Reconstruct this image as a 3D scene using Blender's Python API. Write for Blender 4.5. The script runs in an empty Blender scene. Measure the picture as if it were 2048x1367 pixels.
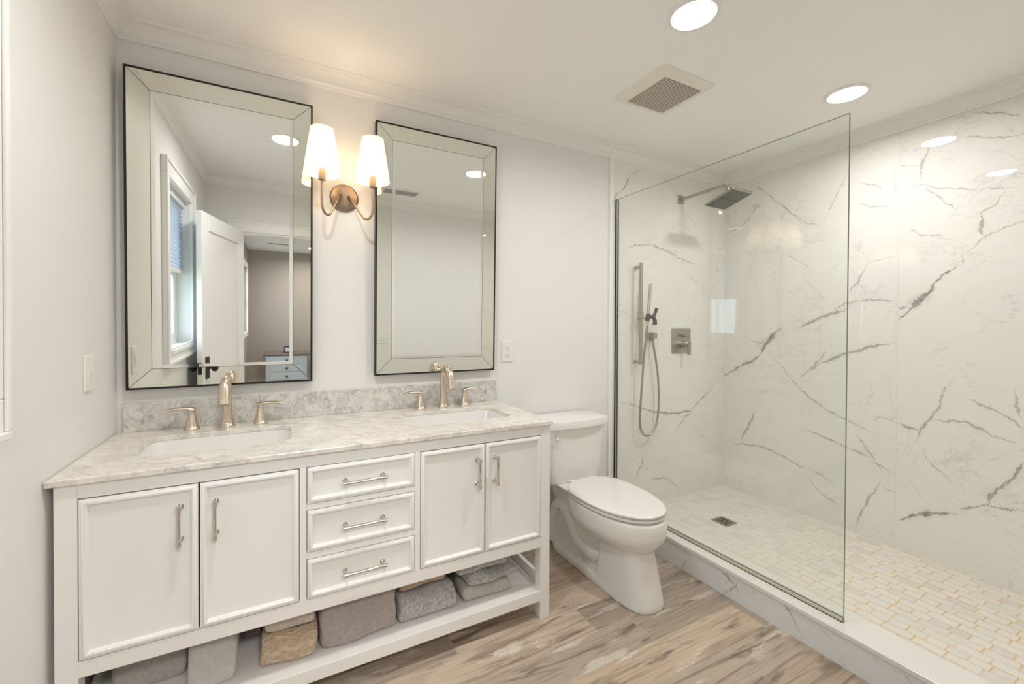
import bpy, bmesh, math, random
from mathutils import Vector, Matrix, noise as mnoise

# ---------------------------------------------------------------- camera, world, exposure
C = bpy.context.scene.collection
scene = bpy.context.scene
PI = math.pi

cam_d = bpy.data.cameras.new('camera')
cam = bpy.data.objects.new('camera', cam_d)
C.objects.link(cam)
scene.camera = cam
YAW, PITCH, ROLL = [math.radians(a) for a in (-27.3678, -0.5389, 0.2502)]
fwd = Vector((-math.sin(YAW) * math.cos(PITCH), math.cos(YAW) * math.cos(PITCH), math.sin(PITCH)))
rgt = Vector((math.cos(YAW), math.sin(YAW), 0))
upv = rgt.cross(fwd)
rgt, upv = math.cos(ROLL) * rgt + math.sin(ROLL) * upv, -math.sin(ROLL) * rgt + math.cos(ROLL) * upv
M = Matrix((rgt, upv, -fwd)).transposed().to_4x4()
M.translation = Vector((0.5535, -2.0874, 1.2840))
cam.matrix_world = M
cam_d.sensor_fit = 'HORIZONTAL'
cam_d.sensor_width = 36.0
cam_d.lens = 839.0 / 2048 * 36.0
cam_d.shift_x = 29.64 / 2048
cam_d.shift_y = -25.44 / 2048
cam_d.clip_start = 0.02

world = bpy.data.worlds.new('sky')
scene.world = world
world.use_nodes = True
bg = world.node_tree.nodes['Background']
bg.inputs['Color'].default_value = (0.72, 0.86, 1.0, 1)
bg.inputs['Strength'].default_value = 2.2

vs = scene.view_settings
vs.view_transform = 'Standard'
vs.look = 'None'
vs.gamma = 1.0
vs.use_curve_mapping = False
vs.exposure = 1.27
CEIL_W = 3.3          # watts of each recessed ceiling lamp
BULB_W = 0.42          # watts of each sconce bulb
scene.cycles.max_bounces = 16
scene.cycles.diffuse_bounces = 8
scene.cycles.glossy_bounces = 8
scene.cycles.transparent_max_bounces = 16
scene.cycles.sample_clamp_indirect = 6.0

# ---------------------------------------------------------------- room measures (metres)
W = 3.612            # shower wall
YF = -2.19           # wall with the doorway
H = 2.44
CT = 0.868           # counter height
CD = 0.573           # counter depth
FACE = -0.5604       # vanity front
GX = 2.502           # glass plane

# ---------------------------------------------------------------- node helpers
class NT:
    def __init__(s, name, rough=0.5, metallic=0.0):
        s.m = bpy.data.materials.new(name); s.m.use_nodes = True
        s.t = s.m.node_tree; s.n = s.t.nodes; s.l = s.t.links
        s.b = s.n['Principled BSDF']; s.out = s.n['Material Output']
        s.b.inputs['Roughness'].default_value = rough
        s.b.inputs['Metallic'].default_value = metallic
    def node(s, typ, **kw):
        nd = s.n.new(typ)
        for k, v in kw.items(): setattr(nd, k, v)
        return nd
    def put(s, sock, v):
        if isinstance(v, bpy.types.NodeSocket): s.l.new(v, sock)
        elif v is not None:
            if isinstance(v, (tuple, list)) and len(v) == 3 and sock.type == 'RGBA': v = (*v, 1)
            sock.default_value = v
    def math(s, op, a, b=None, c=None, clamp=False):
        nd = s.node('ShaderNodeMath', operation=op, use_clamp=clamp)
        for i, v in enumerate((a, b, c)):
            if v is not None: s.put(nd.inputs[i], v)
        return nd.outputs[0]
    def coord(s, kind='Object'):
        return s.node('ShaderNodeTexCoord').outputs[kind]
    def mapping(s, vec, scale=(1, 1, 1), loc=(0, 0, 0), rot=(0, 0, 0)):
        nd = s.node('ShaderNodeMapping'); s.put(nd.inputs['Vector'], vec)
        nd.inputs['Scale'].default_value = scale; nd.inputs['Location'].default_value = loc; nd.inputs['Rotation'].default_value = rot
        return nd.outputs[0]
    def noise(s, vec, scale=5.0, detail=2.0, rough=0.5, dist=0.0, out='Fac'):
        nd = s.node('ShaderNodeTexNoise'); s.put(nd.inputs['Vector'], vec)
        s.put(nd.inputs['Scale'], scale); nd.inputs['Detail'].default_value = detail
        nd.inputs['Roughness'].default_value = rough; nd.inputs['Distortion'].default_value = dist
        return nd.outputs[0 if out == 'Fac' else 1]
    def ramp(s, fac, stops, interp='LINEAR'):
        nd = s.node('ShaderNodeValToRGB'); s.put(nd.inputs[0], fac); cr = nd.color_ramp; cr.interpolation = interp
        while len(cr.elements) < len(stops): cr.elements.new(0.5)
        for e, (p, c) in zip(cr.elements, stops):
            e.position = p; e.color = (*c, 1) if len(c) == 3 else c
        return nd.outputs[0]
    def mix(s, fac, a, b, mode='MIX'):
        nd = s.node('ShaderNodeMix', data_type='RGBA', blend_type=mode)
        s.put(nd.inputs[0], fac); s.put(nd.inputs[6], a); s.put(nd.inputs[7], b)
        return nd.outputs[2]
    def maprange(s, v, a, b, c=0.0, d=1.0, smooth=False):
        nd = s.node('ShaderNodeMapRange'); nd.interpolation_type = 'SMOOTHSTEP' if smooth else 'LINEAR'
        s.put(nd.inputs[0], v)
        for i, x in zip((1, 2, 3, 4), (a, b, c, d)): s.put(nd.inputs[i], x)
        return nd.outputs[0]
    def sep(s, vec):
        nd = s.node('ShaderNodeSeparateXYZ'); s.put(nd.inputs[0], vec); return nd.outputs
    def comb(s, x, y, z):
        nd = s.node('ShaderNodeCombineXYZ')
        for i, v in enumerate((x, y, z)): s.put(nd.inputs[i], v)
        return nd.outputs[0]
    def vadd(s, a, b):
        nd = s.node('ShaderNodeVectorMath', operation='ADD'); s.put(nd.inputs[0], a); s.put(nd.inputs[1], b); return nd.outputs[0]
    def vscale(s, a, f):
        nd = s.node('ShaderNodeVectorMath', operation='SCALE'); s.put(nd.inputs[0], a); s.put(nd.inputs['Scale'], f); return nd.outputs[0]
    def white(s, vec):
        nd = s.node('ShaderNodeTexWhiteNoise', noise_dimensions='3D'); s.put(nd.inputs[0], vec); return nd.outputs
    def curve(s, v, pts):
        nd = s.node('ShaderNodeFloatCurve'); s.put(nd.inputs[1], v); cu = nd.mapping.curves[0]
        pts = sorted(pts)
        while len(cu.points) < len(pts): cu.points.new(0.5, 0.5)
        for p, (x, y) in zip(cu.points, pts):
            p.location = (x, y); p.handle_type = 'VECTOR'
        nd.mapping.update()
        return nd.outputs[0]
    def bump(s, h, strength=0.3, dist=0.01):
        nd = s.node('ShaderNodeBump'); s.put(nd.inputs['Height'], h)
        nd.inputs['Strength'].default_value = strength; nd.inputs['Distance'].default_value = dist
        s.l.new(nd.outputs[0], s.b.inputs['Normal']); return nd
    def col(s, v): s.put(s.b.inputs['Base Color'], v)
    def set(s, **kw):
        for k, v in kw.items(): s.put(s.b.inputs[k.replace('_', ' ')], v)
        return s

def plain(name, c, rough=0.5, metallic=0.0, tex=0.02, scale=30.0, bump=0.0, bscale=200.0, coat=0.0):
    """a painted / solid material with a faint procedural variation of its own"""
    k = NT(name, rough, metallic)
    n = k.noise(k.coord(), scale, 3.0)
    a = tuple(min(1, x * (1 + tex)) for x in c); b = tuple(x * (1 - tex) for x in c)
    k.col(k.mix(n, b, a))
    if bump: k.bump(k.noise(k.coord(), bscale, 2.0), bump, 0.002)
    if coat: k.set(Coat_Weight=coat, Coat_Roughness=0.05)
    return k.m

MAT = {}
MAT['wall'] = plain('wall_paint', (0.80, 0.793, 0.778), 0.5, tex=0.012, scale=3, bump=0.05, bscale=250)
MAT['ceiling'] = plain('ceiling_paint', (0.92, 0.91, 0.895), 0.7, tex=0.012, scale=2)
MAT['trim'] = plain('trim_paint', (0.86, 0.85, 0.83), 0.35, tex=0.01)
MAT['vanity'] = plain('vanity_paint', (0.82, 0.81, 0.79), 0.32, tex=0.012, scale=6)
MAT['dark'] = plain('dark_gap', (0.035, 0.03, 0.027), 0.8)
MAT['porcelain'] = plain('porcelain', (0.80, 0.79, 0.765), 0.08, tex=0.006, scale=5, coat=0.4)
MAT['seat'] = plain('seat_plastic', (0.78, 0.768, 0.735), 0.18, tex=0.006, scale=5)
MAT['plastic'] = plain('white_plastic', (0.82, 0.80, 0.76), 0.35, tex=0.01)
MAT['fan'] = plain('cream_plastic', (0.84, 0.80, 0.71), 0.4, tex=0.01)
MAT['black'] = plain('black_metal', (0.018, 0.016, 0.015), 0.35, 0.3)
MAT['bedwall'] = plain('taupe_paint', (0.40, 0.345, 0.30), 0.6, tex=0.02, scale=3)
MAT['bedwhite'] = plain('blue_white_paint', (0.62, 0.70, 0.78), 0.4)
MAT['bedtop'] = plain('stained_wood_top', (0.16, 0.12, 0.10), 0.4, tex=0.2, scale=20)
MAT['carpet'] = plain('carpet', (0.45, 0.42, 0.38), 0.9, tex=0.1, scale=200)
MAT['rubber'] = plain('grey_plastic', (0.085, 0.085, 0.082), 0.5)

def brushed(name, c, rough, stretch=(1, 1, 40), var=0.12):
    k = NT(name, rough, 1.0)
    n = k.noise(k.mapping(k.coord(), stretch), 60, 3)
    k.col(k.mix(n, tuple(x * (1 - var) for x in c), c))
    k.put(k.b.inputs['Roughness'], k.maprange(n, 0, 1, rough * 0.8, rough * 1.25))
    return k.m
MAT['nickel'] = brushed('brushed_nickel_warm', (0.74, 0.64, 0.52), 0.27)
MAT['nickel_dark'] = brushed('brushed_nickel', (0.50, 0.46, 0.41), 0.32)
MAT['handle'] = brushed('satin_nickel', (0.72, 0.69, 0.65), 0.2)
MAT['chrome'] = brushed('chrome', (0.85, 0.85, 0.85), 0.06, var=0.02)
MAT['bronze'] = brushed('antique_brass', (0.40, 0.30, 0.215), 0.36)
MAT['channel'] = brushed('satin_channel', (0.72, 0.66, 0.57), 0.6); MAT['channel'].node_tree.nodes['Principled BSDF'].inputs['Metallic'].default_value = 0.6

def mirror_mat(name, c, var=0.02):
    k = NT(name, 0.015, 1.0)
    n = k.noise(k.coord(), 4, 2)
    k.col(k.mix(n, tuple(x * (1 - var) for x in c), c))
    return k.m
MAT['mirror'] = mirror_mat('mirror_glass', (0.92, 0.945, 0.935))
MAT['mirror_strip'] = mirror_mat('mirror_border_glass', (0.84, 0.85, 0.785), 0.03)

def glass_mat(name, tint, reflect=0.9):
    k = NT(name)
    k.n.remove(k.b)
    lw = k.node('ShaderNodeLayerWeight'); lw.inputs[0].default_value = 0.5
    f5 = k.math('POWER', lw.outputs['Facing'], 5.0)
    f = k.math('MULTIPLY_ADD', f5, 0.96, 0.04)
    f = k.math('MULTIPLY', f, reflect)
    tr = k.node('ShaderNodeBsdfTransparent')
    smear = k.noise(k.mapping(k.coord(), (1, 6, 1.5)), 3, 3)
    k.put(tr.inputs[0], k.mix(smear, tint, tuple(min(1, x * 1.01) for x in tint)))
    gl = k.node('ShaderNodeBsdfGlossy'); gl.inputs['Roughness'].default_value = 0.0
    mx = k.node('ShaderNodeMixShader')
    k.put(mx.inputs[0], f); k.l.new(tr.outputs[0], mx.inputs[1]); k.l.new(gl.outputs[0], mx.inputs[2])
    k.l.new(mx.outputs[0], k.out.inputs[0])
    return k.m
MAT['glass'] = glass_mat('clear_glass', (0.972, 0.985, 0.972))
MAT['glass_window'] = glass_mat('window_glass', (0.98, 0.99, 0.99))
MAT['glass_edge'] = plain('glass_edge_green', (0.16, 0.27, 0.22), 0.12, tex=0.1)

def emitter(name, c, strength):
    k = NT(name)
    n = k.noise(k.coord(), 20, 1)
    k.put(k.b.inputs['Emission Color'], k.mix(n, tuple(x * 0.98 for x in c), c))
    k.set(Emission_Strength=strength, Base_Color=(0.9, 0.9, 0.9))
    return k.m
MAT['lens'] = emitter('lamp_lens', (1.0, 0.95, 0.86), 9.0)
MAT['bulb'] = emitter('bulb_glow', (1.0, 0.82, 0.58), 10.0)

def shade_mat():
    k = NT('linen_shade', 0.8)
    k.n.remove(k.b)
    co = k.coord()
    wv = k.noise(k.mapping(co, (300, 300, 40)), 1.0, 2)
    cl = k.mix(wv, (0.86, 0.81, 0.72), (0.92, 0.88, 0.80))
    d = k.node('ShaderNodeBsdfDiffuse'); k.put(d.inputs[0], cl)
    t = k.node('ShaderNodeBsdfTranslucent'); k.put(t.inputs[0], cl)
    mx = k.node('ShaderNodeMixShader'); mx.inputs[0].default_value = 0.55
    em = k.node('ShaderNodeEmission'); k.put(em.inputs[0], k.mix(0.35, cl, (1.0, 0.86, 0.66))); em.inputs[1].default_value = 0.10
    ad = k.node('ShaderNodeAddShader')
    k.l.new(d.outputs[0], mx.inputs[1]); k.l.new(t.outputs[0], mx.inputs[2]); k.l.new(mx.outputs[0], ad.inputs[0]); k.l.new(em.outputs[0], ad.inputs[1]); k.l.new(ad.outputs[0], k.out.inputs[0])
    return k.m
MAT['shade'] = shade_mat()
def cell_mat():
    k = NT('pleated_paper', 0.8)
    k.n.remove(k.b)
    cl = k.mix(k.noise(k.coord(), 60, 2), (0.72, 0.78, 0.84), (0.78, 0.83, 0.88))
    d = k.node('ShaderNodeBsdfDiffuse'); k.put(d.inputs[0], cl)
    t = k.node('ShaderNodeBsdfTranslucent'); k.put(t.inputs[0], cl)
    mx = k.node('ShaderNodeMixShader'); mx.inputs[0].default_value = 0.35
    k.l.new(d.outputs[0], mx.inputs[1]); k.l.new(t.outputs[0], mx.inputs[2]); k.l.new(mx.outputs[0], k.out.inputs[0])
    return k.m
MAT['cell'] = cell_mat()

# ---- large-format marble slabs: each vein is a curve across the slab
VEINS_BACK = [
  ('u',0.006,0.7,[(2.481,0.8),(2.631,0.76),(2.849,0.69),(3.061,0.656),(3.241,0.665),(3.382,0.762),(3.553,0.863),(3.599,0.89)]),
  ('u',0.006,0.45,[(2.527,1.737),(2.564,1.788),(2.697,1.831),(2.836,1.841),(2.961,1.816),(3.092,1.774),(3.227,1.745),(3.345,1.714)]),
  ('u',0.003,0.4,[(3.092,1.774),(3.16,1.671),(3.299,1.602),(3.391,1.511)]),
  ('v',0.005,0.75,[(2.469,2.076),(2.496,2.134),(2.579,2.195),(2.597,2.254),(2.638,2.307)]),
  ('u',0.003,0.5,[(2.597,2.254),(2.644,2.311),(2.702,2.331),(2.79,2.365)]),
  ('v',0.001,0.2,[(2.469,2.076),(2.542,2.176),(2.644,2.311)]),
  ('u',0.004,0.35,[(2.913,2.343),(3.042,2.252),(3.154,2.116),(3.246,2.05),(3.366,1.89)]),
  ('u',0.006,0.55,[(3.042,0.452),(3.063,0.526),(3.173,0.622),(3.265,0.66)]),
  ('v',0.004,0.65,[(2.679,0.225),(2.702,0.269),(2.715,0.311),(2.757,0.335),(2.743,0.368),(2.761,0.424)]),
  ('u',0.005,0.4,[(2.825,0.218),(2.883,0.218),(2.972,0.211),(3.101,0.128),(3.171,0.043)]),
  ('u',0.002,0.2,[(2.555,0.794),(2.669,0.757),(2.807,0.833),(2.829,0.699)]),
  ('u',0.003,0.3,[(3.219,0.586),(3.338,0.479),(3.46,0.4),(3.561,0.338)]),
  ('u',0.003,0.2,[(2.939,1.925),(3.111,2.019),(3.294,1.962),(3.391,1.86)]),
  ('v',0.003,0.35,[(3.396,1.511),(3.542,1.646),(3.489,1.853)]),
]
VEINS_NEAR = [
  ('u',0.009,0.8,[(-0.299,1.1),(-0.232,1.034),(-0.121,0.977),(0.001,0.889)]),
  ('v',0.014,0.85,[(-0.295,1.1),(-0.314,1.146),(-0.349,1.185),(-0.37,1.23),(-0.408,1.256)]),
  ('u',0.003,0.55,[(-0.306,1.156),(-0.215,1.18),(-0.183,1.234)]),
  ('u',0.006,0.5,[(-0.973,0.658),(-0.879,0.686),(-0.786,0.727),(-0.688,0.767),(-0.592,0.832),(-0.5,0.92),(-0.413,1.032),(-0.334,1.085)]),
  ('u',0.007,0.6,[(-1.037,1.202),(-0.945,1.177),(-0.85,1.138),(-0.782,1.113),(-0.662,1.052),(-0.59,0.986),(-0.52,0.928)]),
  ('v',0.008,0.45,[(-0.571,0.973),(-0.628,1.038),(-0.666,1.084),(-0.679,1.117)]),
  ('u',0.006,0.5,[(-0.791,0.275),(-0.738,0.319),(-0.645,0.347),(-0.557,0.359),(-0.43,0.402),(-0.305,0.427),(-0.145,0.405),(-0.046,0.354),(-0.026,0.316)]),
  ('u',0.004,0.4,[(-0.792,0.177),(-0.675,0.222),(-0.617,0.278),(-0.577,0.354)]),
  ('v',0.006,0.6,[(-0.152,0.407),(-0.158,0.465),(-0.195,0.536),(-0.219,0.59),(-0.249,0.664)]),
  ('u',0.005,0.5,[(-1.045,0.45),(-0.997,0.473),(-0.944,0.495),(-0.88,0.536),(-0.797,0.555),(-0.699,0.583),(-0.594,0.607),(-0.514,0.583)]),
  ('v',0.006,0.5,[(-0.975,0.456),(-0.944,0.515),(-0.904,0.573),(-0.855,0.64)]),
  ('v',0.005,0.5,[(-0.844,0.07),(-0.868,0.131),(-0.915,0.279),(-0.968,0.386),(-0.971,0.44)]),
  ('u',0.004,0.45,[(-1.046,0.356),(-1.006,0.361),(-0.968,0.376)]),
  ('u',0.004,0.4,[(-1.042,0.759),(-0.957,0.766),(-0.918,0.734)]),
  ('u',0.007,0.65,[(-0.805,1.39),(-0.663,1.347),(-0.606,1.315),(-0.547,1.282),(-0.501,1.265)]),
  ('v',0.006,0.55,[(-0.802,1.48),(-0.854,1.549),(-0.887,1.64)]),
  ('u',0.003,0.35,[(-1.031,1.684),(-0.943,1.668),(-0.901,1.668),(-0.887,1.64)]),
  ('u',0.005,0.5,[(-1.034,1.43),(-0.889,1.445),(-0.795,1.432),(-0.685,1.354)]),
  ('u',0.004,0.4,[(-1.024,1.949),(-0.902,1.991),(-0.824,2.034)]),
  ('u',0.004,0.4,[(-1.024,2.025),(-0.92,2.109),(-0.833,2.152)]),
  ('v',0.003,0.3,[(-1.028,2.027),(-1.014,2.098),(-1.0,2.187)]),
  ('u',0.006,0.6,[(-0.325,2.191),(-0.251,2.147),(-0.174,2.057),(-0.11,2.015),(-0.0,1.996)]),
  ('u',0.004,0.5,[(-0.281,2.177),(-0.189,2.131),(-0.174,2.072)]),
  ('u',0.005,0.5,[(-0.667,1.93),(-0.582,1.954),(-0.518,2.01),(-0.396,2.14),(-0.295,2.257),(-0.172,2.346)]),
  ('v',0.004,0.45,[(-0.655,1.885),(-0.678,1.961),(-0.734,2.08),(-0.793,2.218),(-0.819,2.274)]),
  ('u',0.003,0.35,[(-0.61,1.647),(-0.572,1.686),(-0.427,1.799)]),
  ('v',0.003,0.35,[(-0.683,1.458),(-0.611,1.537),(-0.561,1.611),(-0.572,1.686)]),
  ('u',0.002,0.25,[(-0.221,2.093),(-0.157,2.202),(-0.023,2.269)]),
]
VEINS_FAR = [
  ('v',0.014,0.85,[(-1.044,1.331),(-1.109,1.406),(-1.164,1.473),(-1.183,1.514)]),
  ('u',0.008,0.8,[(-1.288,1.606),(-1.224,1.563),(-1.172,1.499)]),
  ('u',0.005,0.55,[(-1.479,1.777),(-1.413,1.753),(-1.355,1.726),(-1.281,1.638)]),
  ('v',0.006,0.6,[(-1.288,1.601),(-1.283,1.622),(-1.282,1.643)]),
  ('v',0.006,0.55,[(-1.358,1.725),(-1.341,1.763),(-1.354,1.819),(-1.344,1.841)]),
  ('v',0.005,0.4,[(-1.344,1.841),(-1.36,1.862),(-1.386,1.87),(-1.417,1.919)]),
  ('u',0.004,0.5,[(-1.478,1.935),(-1.339,1.961),(-1.189,2.014),(-1.135,2.045),(-1.086,2.049),(-1.04,2.073)]),
  ('v',0.005,0.4,[(-1.25,1.889),(-1.22,1.922),(-1.19,1.971),(-1.135,2.029)]),
  ('u',0.004,0.45,[(-1.251,1.714),(-1.192,1.761),(-1.122,1.779),(-1.105,1.804),(-1.068,1.822)]),
  ('u',0.006,0.35,[(-1.475,2.173),(-1.383,2.195),(-1.323,2.228),(-1.275,2.242)]),
  ('u',0.005,0.4,[(-1.474,2.252),(-1.432,2.289),(-1.381,2.321),(-1.301,2.357)]),
  ('u',0.004,0.5,[(-1.126,2.15),(-1.037,2.178)]),
  ('v',0.005,0.4,[(-1.119,2.056),(-1.126,2.15),(-1.149,2.228),(-1.201,2.318)]),
  ('u',0.008,0.6,[(-1.068,1.391),(-1.043,1.392)]),
  ('u',0.01,0.85,[(-1.277,0.332),(-1.199,0.313),(-1.134,0.276),(-1.055,0.209)]),
  ('u',0.005,0.6,[(-1.493,0.434),(-1.375,0.416),(-1.281,0.363),(-1.273,0.325)]),
  ('v',0.009,0.65,[(-1.383,0.424),(-1.381,0.46),(-1.417,0.513),(-1.448,0.556),(-1.468,0.61),(-1.487,0.655)]),
  ('v',0.005,0.55,[(-1.116,0.665),(-1.136,0.724),(-1.174,0.804),(-1.212,0.891),(-1.229,0.972),(-1.265,1.029)]),
  ('u',0.006,0.6,[(-1.136,0.717),(-1.102,0.735),(-1.049,0.742)]),
  ('u',0.006,0.5,[(-1.486,0.741),(-1.404,0.761),(-1.343,0.788),(-1.303,0.813),(-1.225,0.797),(-1.181,0.797)]),
  ('u',0.005,0.45,[(-1.489,0.816),(-1.424,0.87),(-1.342,0.913),(-1.29,0.946)]),
  ('v',0.004,0.45,[(-1.277,0.448),(-1.228,0.518),(-1.177,0.564),(-1.15,0.601),(-1.156,0.648)]),
  ('v',0.003,0.3,[(-1.198,0.34),(-1.146,0.365),(-1.069,0.486)]),
  ('v',0.005,0.45,[(-1.475,0.88),(-1.467,0.925),(-1.459,0.987)]),
]

def slab_marble(name, veins, axis, lo, hi, base=(0.83, 0.81, 0.77), rough=0.012, seed=0.0):
    k = NT(name, rough)
    co = k.coord()
    wob = k.noise(k.vadd(co, (seed, 0, 0)), 22, 4, 0.6, out='Color')
    wob2 = k.noise(k.vadd(co, (seed, 3, 0)), 90, 2, 0.6, out='Color')
    p = k.vadd(co, k.vadd(k.vscale(k.vadd(wob, (-.5, -.5, -.5)), 0.035), k.vscale(k.vadd(wob2, (-.5, -.5, -.5)), 0.016)))
    s = k.sep(p)
    un = k.maprange(s[axis], lo, hi)
    vn = k.maprange(s[2], 0.0, 2.5)
    RU, RV = hi - lo, 2.5
    width_mod = k.maprange(k.noise(co, 14, 3), 0.25, 0.75, 0.35, 1.5)
    total = None
    for ax, w, dark, pts in veins:
        q = [((u - lo) / RU, v / RV) for u, v in pts]
        if ax == 'u': a, b, Rb, q2 = un, vn, RV, q
        else: a, b, Rb, q2 = vn, un, RU, [(y, x) for x, y in q]
        c = k.curve(a, q2)
        a0, a1 = q2[0][0], q2[-1][0]
        e = 0.18 * (a1 - a0); big = 0.02
        wn = k.curve(a, [(max(0, a0 - 0.012), 0), (a0 + e, 0.6 + 0.4 * ((w * 1000) % 2)), (0.5 * (a0 + a1), 1.0), (a1 - e, 0.7), (min(1, a1 + 0.012), 0)])
        d = k.math('MULTIPLY', k.math('ABSOLUTE', k.math('SUBTRACT', b, c)), Rb)
        ww = k.math('MULTIPLY', k.math('MULTIPLY', wn, width_mod), w * 1.35)
        m = k.math('MULTIPLY', k.math('SUBTRACT', ww, d), 300.0, clamp=True)
        m = k.math('MULTIPLY', m, min(1.0, dark ** 0.75))
        halo = k.math('MULTIPLY', k.math('SUBTRACT', k.math('MULTIPLY', ww, 3.5), d), 26.0, clamp=True)
        m = k.math('MAXIMUM', m, k.math('MULTIPLY', halo, dark * 0.28))
        total = m if total is None else k.math('MAXIMUM', total, m)
    # faint small cracks and clouding of the stone itself
    n1 = k.noise(k.vadd(p, (seed * 2, 1.3, 0)), 2.6, 6, 0.62, 0.8)
    crack = k.maprange(k.math('ABSOLUTE', k.math('SUBTRACT', n1, 0.5)), 0.0, 0.010, 1, 0)
    patch = k.maprange(k.noise(k.vadd(co, (seed, 7, 2)), 2.0, 2), 0.5, 0.68, 0, 1)
    crack = k.math('MULTIPLY', k.math('MULTIPLY', crack, patch), 0.34)
    n3 = k.noise(k.vadd(k.mapping(p, (1.0, 1.0, 1.7)), (seed * 5, 4.0, 1)), 1.5, 7, 0.6, 1.2)
    hair = k.maprange(k.math('ABSOLUTE', k.math('SUBTRACT', n3, 0.52)), 0.0, 0.0065, 1, 0)
    hair = k.math('MULTIPLY', hair, k.maprange(k.noise(k.vadd(co, (seed, 11, 5)), 3.0, 2), 0.38, 0.62, 0.03, 0.30))
    crack = k.math('MAXIMUM', crack, hair)
    total = k.math('MAXIMUM', total, crack)
    cloud = k.noise(k.vadd(co, (seed, 0, 4)), 1.6, 4, 0.6)
    basec = k.mix(k.maprange(cloud, 0.35, 0.7), base, tuple(x * y for x, y in zip(base, (0.955, 0.96, 0.97))))
    brk = k.maprange(k.noise(co, 55, 3), 0.3, 0.6, 0.68, 1)
    total = k.math('MULTIPLY', total, brk)
    k.col(k.mix(total, basec, (0.225, 0.215, 0.18)))
    k.set(IOR=1.5)
    return k.m

def carrara(name, base=(0.79, 0.765, 0.725), dark=(0.50, 0.49, 0.48), sc=1.0, amount=1.0, rough=0.1):
    k = NT(name, rough)
    co = k.mapping(k.coord(), (1, 1.0, 1.0), rot=(0.2, 0.1, 0.6))
    w1 = k.noise(co, 5 * sc, 5, 0.6, out='Color')
    p = k.vadd(co, k.vscale(k.vadd(w1, (-.5, -.5, -.5)), 0.22))
    n1 = k.noise(k.mapping(p, (1, 3.2, 1)), 6 * sc, 8, 0.68)
    n2 = k.noise(k.mapping(p, (1, 2.0, 1)), 17 * sc, 6, 0.65)
    v1 = k.maprange(n1, 0.42, 0.66, 0, 1)
    v2 = k.maprange(k.math('ABSOLUTE', k.math('SUBTRACT', n2, 0.5)), 0.0, 0.05, 1, 0)
    v2 = k.math('MULTIPLY', v2, k.maprange(n1, 0.40, 0.6, 0.1, 0.8))
    f = k.math('MULTIPLY', k.math('ADD', k.math('MULTIPLY', v1, 0.45), k.math('MULTIPLY', v2, 0.45)), amount, clamp=True)
    warm = k.mix(k.noise(co, 3, 3), base, tuple(x * y for x, y in zip(base, (1.0, 0.965, 0.92))))
    k.col(k.mix(f, warm, dark))
    return k.m
MAT['carrara'] = carrara('carrara_counter', amount=1.05, dark=(0.40, 0.38, 0.35), sc=1.7)
MAT['carrara_splash'] = carrara('carrara_splash', base=(0.72, 0.71, 0.69), dark=(0.20, 0.20, 0.20), sc=2.6, amount=1.05)
MAT['curb_face'] = carrara('curb_marble', base=(0.80, 0.815, 0.825), dark=(0.36, 0.37, 0.38), sc=0.5, amount=0.45, rough=0.12)
MAT['quartz'] = plain('white_quartz', (0.76, 0.75, 0.715), 0.25, tex=0.008, scale=60)

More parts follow.
